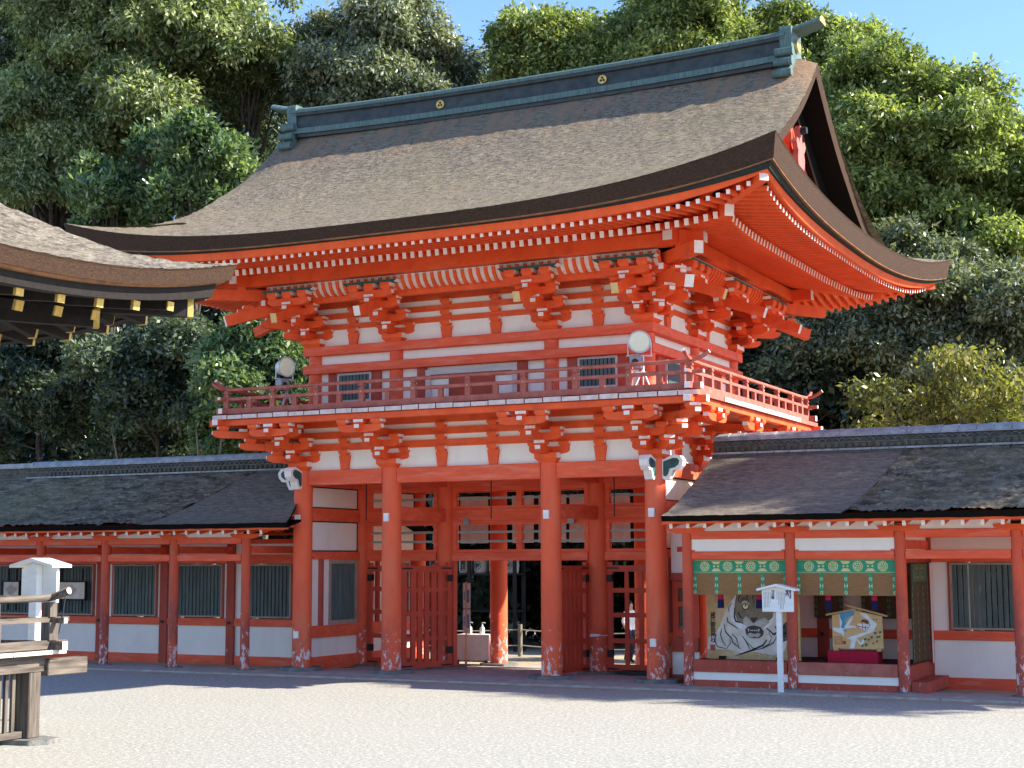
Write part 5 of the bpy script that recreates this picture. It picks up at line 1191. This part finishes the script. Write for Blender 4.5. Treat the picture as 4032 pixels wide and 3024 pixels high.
# visitors glimpsed through the gateway
def person(loc, rz, label, top, bottom, h=1.6, stride=.1):
    k = h/1.7
    V = [(0, 0, .92), (0, -.01, 1.15), (0, 0, 1.38), (0, -.01, 1.47), (0, -.02, 1.56), (0, -.015, 1.66),
         (-.10, 0, .86), (-.11, -stride, .48), (-.11, -stride*.6, .08), (-.12, -stride*.6-.13, .035), (.10, 0, .86), (.11, stride*.5, .48), (.11, stride*1.5, .08), (.12, stride*1.5-.13, .035),
         (-.18, 0, 1.37), (-.25, .03, 1.12), (-.24, -.10, .90), (-.235, -.14, .82), (.18, 0, 1.37), (.25, .03, 1.12), (.24, -.08, .90), (.235, -.12, .82)]
    Ed = [(0, 1), (1, 2), (2, 3), (3, 4), (4, 5), (0, 6), (6, 7), (7, 8), (8, 9), (0, 10), (10, 11), (11, 12), (12, 13), (2, 14), (14, 15), (15, 16), (16, 17), (2, 18), (18, 19), (19, 20), (20, 21)]
    Rd = [.14, .13, .14, .055, .085, .08, .095, .065, .045, .04, .095, .065, .045, .04, .065, .048, .036, .034, .065, .048, .036, .034]
    me = bpy.data.meshes.new('person'); me.from_pydata([tuple(c*k for c in v) for v in V], Ed, []); o = bpy.data.objects.new('person', me); COL.objects.link(o)
    md = o.modifiers.new('skin', 'SKIN'); md.use_smooth_shade = True
    for i, sv in enumerate(me.skin_vertices[0].data): sv.radius = (Rd[i]*k, Rd[i]*k*(.75 if i < 3 else 1)); sv.use_root = i == 0
    o.modifiers.new('sub', 'SUBSURF').levels = 2
    bpy.context.view_layer.update(); m2 = bpy.data.meshes.new_from_object(o.evaluated_get(bpy.context.evaluated_depsgraph_get())); bpy.data.objects.remove(o)
    m2.materials.clear()
    for q in ('skin', top, bottom, 'paint_black'): m2.materials.append(MAT[q])
    for p in m2.polygons:
        c = p.center/k; p.material_index = 3 if c.z < .07 else 2 if c.z < .90 and abs(c.x) < .21 else 1 if c.z < 1.45 and not (abs(c.x) > .2 and c.z < 1.1) else 0
        p.use_smooth = True
    o = place(m2, 'person', None, loc, (0, 0, rz)); tag(o, label, 'person')
    b = MB(); b.lathe((0, .012*k, 1.60*k), [(.088*k, -.06*k), (.096*k, .0), (.085*k, .07*k), (.05*k, .115*k), (.01, .125*k)], 16); b.build('hair', ['hair_black'], o)
    b = MB(); b.tube([(0, -.085*k, 1.60*k), (0, -.112*k, 1.575*k)], [.012, .016], 8); b.build('nose', ['skin'], o)
    return o
person((-3.50, 8.0, gz(8)), R(150), 'person in a white shirt half hidden behind the red column beyond the gate', 'shirt_white', 'trouser_dark', 1.62)
person((-.65, 9.6, gz(9.6)), R(70), 'person in white top and dark trousers walking beyond the right lattice', 'shirt_white', 'trouser_dark', 1.5, .2)
# ---------------------------------------------------------------- trees
def leaves(seed, clumps, n_spray, L, W, droop=.3, per=6, spread=.75):
    """clumps: (x,y,z,rx,ry,rz). Sprays of leaves sit in the outer shell of every clump."""
    g = np.random.default_rng(seed); cl = np.array(clumps); vol = cl[:, 3]*cl[:, 5]; k = g.choice(len(cl), n_spray, p=vol/vol.sum())
    d = g.normal(size=(n_spray, 3)); d /= np.linalg.norm(d, axis=1)[:, None]; d[:, 2] = np.where(d[:, 2] < -.35, -d[:, 2]*.6, d[:, 2]); d /= np.linalg.norm(d, axis=1)[:, None]
    # lumpy clump surface: radius varies with direction, so the outline is uneven
    fr = g.normal(size=(len(cl), 3, 3)); lump = 1+.16*np.sin(3.1*np.einsum('nj,nj->n', d, fr[k, 0])+1)+.13*np.sin(4.7*np.einsum('nj,nj->n', d, fr[k, 1]))+.08*np.sin(9*np.einsum('nj,nj->n', d, fr[k, 2]))
    r_ = (g.uniform(.55, 1.02, n_spray)**.6)*lump
    c = cl[k, :3]+d*cl[k, 3:]*r_[:, None]
    m = n_spray*per; c = np.repeat(c, per, 0); dd = np.repeat(d, per, 0)
    ax = dd*.7+g.normal(size=(m, 3))*.75; ax[:, 2] -= droop; ax /= np.linalg.norm(ax, axis=1)[:, None]
    up_ = g.normal(size=(m, 3))*.7+np.array([0, 0, 1.0])+dd*.35; sd_ = np.cross(ax, up_); sd_ /= np.linalg.norm(sd_, axis=1)[:, None]+1e-9; nr = np.cross(sd_, ax)
    base = c+g.normal(size=(m, 3))*L*spread; sz = np.repeat(g.uniform(.6, 1.4, n_spray), per)[:, None]; ln = L*sz*g.uniform(.7, 1.25, m)[:, None]; wd = W*sz*g.uniform(.75, 1.2, m)[:, None]
    V = np.stack([base, base+ax*ln*.45+sd_*wd-nr*ln*.04, base+ax*ln-nr*ln*.14, base+ax*ln*.45-sd_*wd-nr*ln*.04], 1).reshape(-1, 3)
    ct = (g.uniform(-.12, .12, len(cl))+np.repeat(g.uniform(-.2, .2, len(cl)//10+1), 10)[:len(cl)])[np.repeat(k, per)]; tint = np.clip(.42+ct+g.normal(size=m)*.27+np.repeat(g.normal(size=n_spray)*.14, per), 0, 1)
    return V.astype(np.float32), tint.astype(np.float32)
def leafmesh(name, V, tint, mt):
    n = len(V)//4; me = bpy.data.meshes.new(name); me.vertices.add(n*4); me.vertices.foreach_set('co', V.ravel()); me.loops.add(n*4); me.loops.foreach_set('vertex_index', np.arange(n*4, dtype=np.int32))
    me.polygons.add(n); me.polygons.foreach_set('loop_start', np.arange(n, dtype=np.int32)*4); me.polygons.foreach_set('loop_total', np.full(n, 4, np.int32)); me.update(calc_edges=True)
    at = me.attributes.new('tint', 'FLOAT', 'FACE'); at.data.foreach_set('value', tint); me.materials.append(MAT[mt]); return me
def tree(name, label, loc, h, env, n_cl, cr_, n_spray, L, W, mt, droop=.3, seed=1, group='trees behind the gate', trunk_r=.35, per=6, squash=.7, cat='tree', bark='bark', limbs=14):
    """env: crown envelope (centre x,y,z offset from the foot, radii); n_cl clumps of radius cr_ spread over its shell"""
    t = thing(name, label, cat, loc, 0, group); g = random.Random(seed); cl = []
    ex_, ey_, ez_, rx, ry, rz2 = env; lobes = []; n_l = max(9, int(n_cl/2.0))
    for i in range(n_l):
        z = 1-1.75*(i+.5)/n_l; a = i*2.39996+g.uniform(-.6, .6); rh = math.sqrt(max(0, 1-z*z)); f = g.uniform(.62, 1.12) if i % 3 else g.uniform(.3, .6)
        lobes.append((ex_+rx*rh*math.cos(a)*f, ey_+ry*rh*math.sin(a)*f, ez_+rz2*z*f, cr_*g.uniform(.55, 1.25)))
    for k, (lx, ly, lz, lr) in enumerate(lobes):                       # every lobe carries a cap of small leaf clumps, denser on top
        for j in range(10):
            z = 1-1.35*(j+.5)/10; a = j*2.39996+k; rh = math.sqrt(1-z*z); s = lr*g.uniform(.24, .50)
            cl.append((lx+lr*rh*math.cos(a)*g.uniform(.75, 1.1), ly+lr*rh*math.sin(a)*g.uniform(.75, 1.1), lz+lr*squash*z*g.uniform(.75, 1.1), s, s, s*g.uniform(.6, .9)))
    V, ti = leaves(seed, cl, n_spray, L, W, droop, per); place(leafmesh('crown', V, ti, mt), 'crown', t)
    b = MB(); top = (ex_*.9, ey_*.9, ez_+rz2*.35); path = [(0, 0, -.6), (g.uniform(-.1, .1), 0, h*.12), (ex_*.3+g.uniform(-.3, .3), ey_*.3, h*.35), (ex_*.6, ey_*.6, ez_-rz2*.3), top]
    b.tube(path, [trunk_r*1.25, trunk_r, trunk_r*.8, trunk_r*.55, trunk_r*.15], 9)
    for i in range(min(limbs, n_l)):
        c = lobes[int(i*n_l/min(limbs, n_l))]; k = g.uniform(.35, .8); p0 = Vector(path[2]).lerp(Vector(path[4]), k); p1 = Vector(c[:3]); mid = p0.lerp(p1, .5)+Vector((g.uniform(-.4, .4), g.uniform(-.4, .4), g.uniform(-.2, .6)))
        b.tube([p0, mid, p1], [trunk_r*.38, trunk_r*.24, trunk_r*.06], 6)
    b.build('trunk', [bark], t); return t
NSP = 1.0
def T(*a, **k):
    a = list(a); a[7-1] = int(a[7-1]*NSP); return tree(*a, **k)
TREES = [
 # name, label, foot x, y, height, envelope(x,y,z,rx,ry,rz), clumps, clump radius, sprays, leaf, width, material, droop, seed, trunk
 ('broadleaf_tree', 'huge olive green tree with drooping leaves rising out of the frame at upper left', (-25.8, 20.5), 29.3, (0, 0, 22.7, 5.4, 4.6, 6.6), 110, 1.45, 34800, 0.227, 0.048, 'leaf_olive', 0.8, 3, 0.4),
 ('broadleaf_tree', 'dark leafy tree at the far left edge above the stage roof', (-33.9, 21.5), 28.0, (0, 0, 21.6, 3.2, 2.7, 6.4), 50, 1.5, 11000, 0.26, 0.055, 'leaf_dark', 0.6, 5, 0.45),
 ('broadleaf_tree', 'grey green drooping tree just left of the roof ridge', (-16.8, 24.0), 24.2, (0, 0, 21.1, 3.4, 2.9, 3.0), 84, 1.25, 27550, 0.21, 0.045, 'leaf_grey', 0.8, 7, 0.4),
 ('broadleaf_tree', 'bright green tree behind the middle of the roof ridge', (-10.4, 27.0), 23.9, (0, 0, 21.8, 2.4, 2.1, 2.1), 54, 1.2, 20300, 0.202, 0.045, 'leaf_bright', 0.45, 9, 0.4),
 ('broadleaf_tree', 'bright green tree behind the right part of the roof ridge', (-5.4, 28.0), 23.9, (0, 0, 21.7, 3.1, 2.6, 2.2), 70, 1.3, 23200, 0.202, 0.045, 'leaf_bright', 0.45, 11, 0.4),
 ('broadleaf_tree', 'bright green tree just right of the roof ridge end', (-1.5, 29.0), 22.7, (0, 0, 20.4, 2.1, 1.8, 2.3), 50, 1.25, 17400, 0.202, 0.045, 'leaf_bright', 0.45, 12, 0.4),
 ('broadleaf_tree', 'tall rounded bright green tree right of the roof under open sky', (3.2, 24.0), 19.5, (0, 0, 15.8, 3.0, 2.5, 3.7), 100, 1.2, 34800, 0.193, 0.043, 'leaf_bright', 0.45, 13, 0.4),
 ('broadleaf_tree', 'green tree at the right edge sloping down below the sky', (6.1, 25.5), 16.2, (0, 0, 12.6, 2.6, 2.2, 3.7), 76, 1.2, 24650, 0.193, 0.043, 'leaf_bright', 0.45, 15, 0.4),
 ('broadleaf_tree', 'shaded tree low behind the right end of the gate', (2.4, 20.0), 12.6, (0, 0, 9.7, 2.9, 2.5, 2.9), 60, 1.15, 20300, 0.185, 0.04, 'leaf_grey', 0.4, 17, 0.3),
 ('broadleaf_tree', 'shaded tree low behind the right corridor roof', (5.6, 20.5), 11.8, (0, 0, 9.1, 2.7, 2.3, 2.7), 55, 1.15, 18850, 0.185, 0.04, 'leaf_grey', 0.4, 19, 0.3),
 ('broadleaf_tree', 'shaded bushy tree behind the left corridor beside the gate', (-14.2, 13.0), 10.8, (0, 0, 7.7, 1.9, 1.6, 2.9), 40, 0.85, 11875, 0.19, 0.045, 'leaf_laurel', 0.2, 21, 0.11),
 ('broadleaf_tree', 'shaded leafy tree behind the left corridor under the stage eaves', (-19.1, 14.0), 11.2, (0, 0, 7.9, 2.4, 2.0, 3.1), 40, 0.95, 11875, 0.2, 0.045, 'leaf_dark', 0.25, 23, 0.11),
 ('broadleaf_tree', 'shaded leafy tree behind the far left of the corridor roof', (-24.8, 14.5), 11.7, (0, 0, 8.3, 3.0, 2.5, 3.2), 44, 0.95, 12500, 0.2, 0.045, 'leaf_dark', 0.25, 25, 0.11),
 ('laurel_tree', 'glossy laurel with yellow green new shoots left of the gate roof', (-20.0, 16.8), 18.2, (0, 0, 16.2, 1.8, 1.5, 2.0), 60, 0.48, 7200, 0.24, 0.055, 'leaf_laurel', -0.35, 27, 0.16),
 ('laurel_tree', 'smaller glossy laurel low above the left gate eave', (-23.4, 16.4), 16.8, (0, 0, 15.6, 1.6, 1.4, 1.2), 36, 0.42, 4400, 0.24, 0.055, 'leaf_laurel', -0.35, 29, 0.14),
 ('pine_tree', 'thin conifer with dark bare branches between the two big left trees', (-22.0, 22.5), 25.3, (0, 0, 22.3, 1.3, 1.1, 3.0), 46, 0.75, 8500, 0.24, 0.022, 'leaf_pine', 0.1, 31, 0.28),
 ('broadleaf_tree', 'dark tree filling the gap behind the left trees', (-31.6, 31.0), 29.0, (0, 0, 23.3, 6.2, 5.0, 5.7), 70, 1.9, 14000, 0.3, 0.07, 'leaf_dark', 0.5, 33, 0.4),
 ('broadleaf_tree', 'dark tree filling the gap behind the ridge trees', (-16.6, 34.0), 24.1, (0, 0, 21.6, 4.9, 4.2, 2.5), 50, 1.5, 13050, 0.235, 0.052, 'leaf_grey', 0.5, 35, 0.4),
 ('broadleaf_tree', 'dark tree in the second row behind the right trees', (-0.8, 33.0), 18.1, (0, 0, 14.2, 4.3, 3.7, 3.9), 64, 1.7, 13000, 0.28, 0.065, 'leaf_dark', 0.5, 37, 0.4),
 ('broadleaf_tree', 'olive green drooping tree low at the far left above the stage roof', (-28.6, 19.0), 20.9, (0, 0, 18.5, 3.4, 2.8, 2.4), 60, 1.2, 20300, 0.21, 0.042, 'leaf_olive', 0.8, 61, 0.35),
 ('broadleaf_tree', 'dark tree in the second row at the far left', (-40.6, 31.0), 25.9, (0, 0, 21.4, 5.5, 4.7, 4.5), 50, 1.9, 11000, 0.3, 0.07, 'leaf_dark', 0.5, 63, 0.4),
 ('broadleaf_tree', 'dark tree rising behind the right end of the balcony', (-1.2, 22.5), 11.4, (0, 0, 9.1, 2.5, 2.1, 2.3), 44, 1.2, 9000, 0.22, 0.05, 'leaf_dark', 0.4, 65, 0.3),
 ('broadleaf_tree', 'dense dark tree seen through the gateway behind the rope fence', (-1.0, 20.5), 9, (0, 0, 4.8, 4.2, 2.5, 4.4), 40, 1.2, 8000, 0.26, 0.06, 'leaf_shaded', 0.4, 51, 0.3),
 ('broadleaf_tree', 'dense dark tree deep in the gateway behind the white barrels', (-7.0, 21.0), 9, (0, 0, 4.6, 4.2, 2.5, 4.4), 40, 1.2, 8000, 0.26, 0.06, 'leaf_shaded', 0.4, 53, 0.3),
 ('broadleaf_tree', 'dense dark tree standing low behind the middle of the gate', (3.5, 22.5), 9, (0, 0, 4.8, 4.2, 2.5, 4.6), 36, 1.2, 7000, 0.26, 0.06, 'leaf_shaded', 0.4, 55, 0.3),
]
for nm, lb, (x, y), h, env, ncl, cr_, ns, L, W, mt, dr, sd, tr in TREES:
    tree(nm, lb, (x, y, gz(y)), h, env, ncl, cr_, int(ns*NSP), L, W, mt, dr, sd, 'trees behind the gate', tr)
tree('cherry_tree', 'muted yellow green cherry with thin twigs behind the right corridor', (7.0, 13.0, gz(13)), 7, (0, 0, 6.2, 2.5, 1.5, 1.7), 110, .40, 2300, .15, .042, 'leaf_yellow', 1.0, 41, 'trees behind the gate', .07, 4, .4, bark='bark_pale', limbs=22)
t = thing('drain_grate', 'dark slotted drain grate on the ground under the right lattice of the gate', 'grate', (2.62, 1.95, gz(1.95)+.03))
b = MB(); b.box(-.36, .36, -.14, -.11, 0, .09); b.box(-.36, .36, .11, .14, 0, .09)
for k in range(9): b.box(-.36+k*.0865, -.33+k*.0865, -.11, .11, .02, .085)
b.build('grate_frame', ['iron'], t)
b = MB(); b.tube([(.205*math.cos(a), .205*math.sin(a), .006*math.sin(3*a)) for a in np.linspace(0, 2*math.pi, 33)], .008, 6); b.prism([(-.10, -.03), (.08, -.02), (.12, .02), (-.08, .03)], lambda a, c: (a, -.212, c), lambda a, c: (a, -.218, c+.004), 0)
tag(b.build('paper_cord', ['plastic_white'], None, (1.72, 2.2, .72)), 'thin white paper cord tied round the column by the right gate leaf', 'cord')
# bare pale stems in the shade behind the left corridor
g = random.Random(6)
for k, (x, y) in enumerate(((-13.6, 11.5), (-14.9, 11.8), (-16.4, 11.6), (-17.7, 12.0), (-11.6, 11.4))):
    b = MB(); p = Vector((0, 0, -.2)); path = [p.copy()]; lean = g.uniform(-.35, .35)
    for i in range(6): p = p+Vector((lean+g.uniform(-.2, .2), g.uniform(-.1, .1), 1.15)); path.append(p.copy())
    b.tube(path, [.11, .10, .085, .07, .055, .04, .02], 7)
    for i in (2, 3, 4): b.tube([path[i], path[i]+Vector((g.uniform(-.8, .8), 0, .5)), path[i]+Vector((g.uniform(-1.5, 1.5), 0, 1.1))], [.045, .03, .01], 5)
    tag(b.build('bare_stem', ['bark_pale'], None, (x, y, gz(y))), 'thin bare pale stem in the dark undergrowth behind the left corridor', 'tree', 'bare stems behind the left corridor')
tree('broadleaf_tree', 'broad tree standing beyond the right edge of the court that shades the right corridor', (25.0, 6.2, gz(8)), 17, (0, 0, 13.7, 4.2, 2.1, 2.2), 24, 1.15, 2900, .28, .07, 'leaf_olive', .4, 43, 'trees behind the gate', .4)
# far wood: foliage mass behind everything, forest shade put into its leaf colour, uncountable
g = np.random.default_rng(77); cl = []
for k in range(170):
    x = g.uniform(-62, 24); y = g.uniform(38, 46); z = g.uniform(0, 18 if x < -8 else 12); cl.append((x, y, z, 2.8, 2.0, 2.2))
for k in range(190):
    x = g.uniform(-46, -9); cl.append((x, g.uniform(24, 30), g.uniform(-.5, 14), 1.9, 1.3, 1.6))
for k in range(100):
    x = g.uniform(-12, 18); cl.append((x, g.uniform(24, 28), g.uniform(-.5, 8.5), 1.9, 1.3, 1.6))
for k in range(110):
    x = g.uniform(-32, -9); cl.append((x, g.uniform(16.5, 19), g.uniform(-.6, 5.5), 1.3, 1.0, 1.1))
for k in range(90):
    x = g.uniform(-22, 8); cl.append((x, g.uniform(25, 27), g.uniform(-.8, 5), 1.7, .9, 1.4))
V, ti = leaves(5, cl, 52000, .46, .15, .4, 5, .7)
tag(place(leafmesh('far_wood', V, ti, 'leaf_shaded'), 'far_wood'), 'dark mass of trees and undergrowth filling the back of the scene', 'wood', kind='stuff')
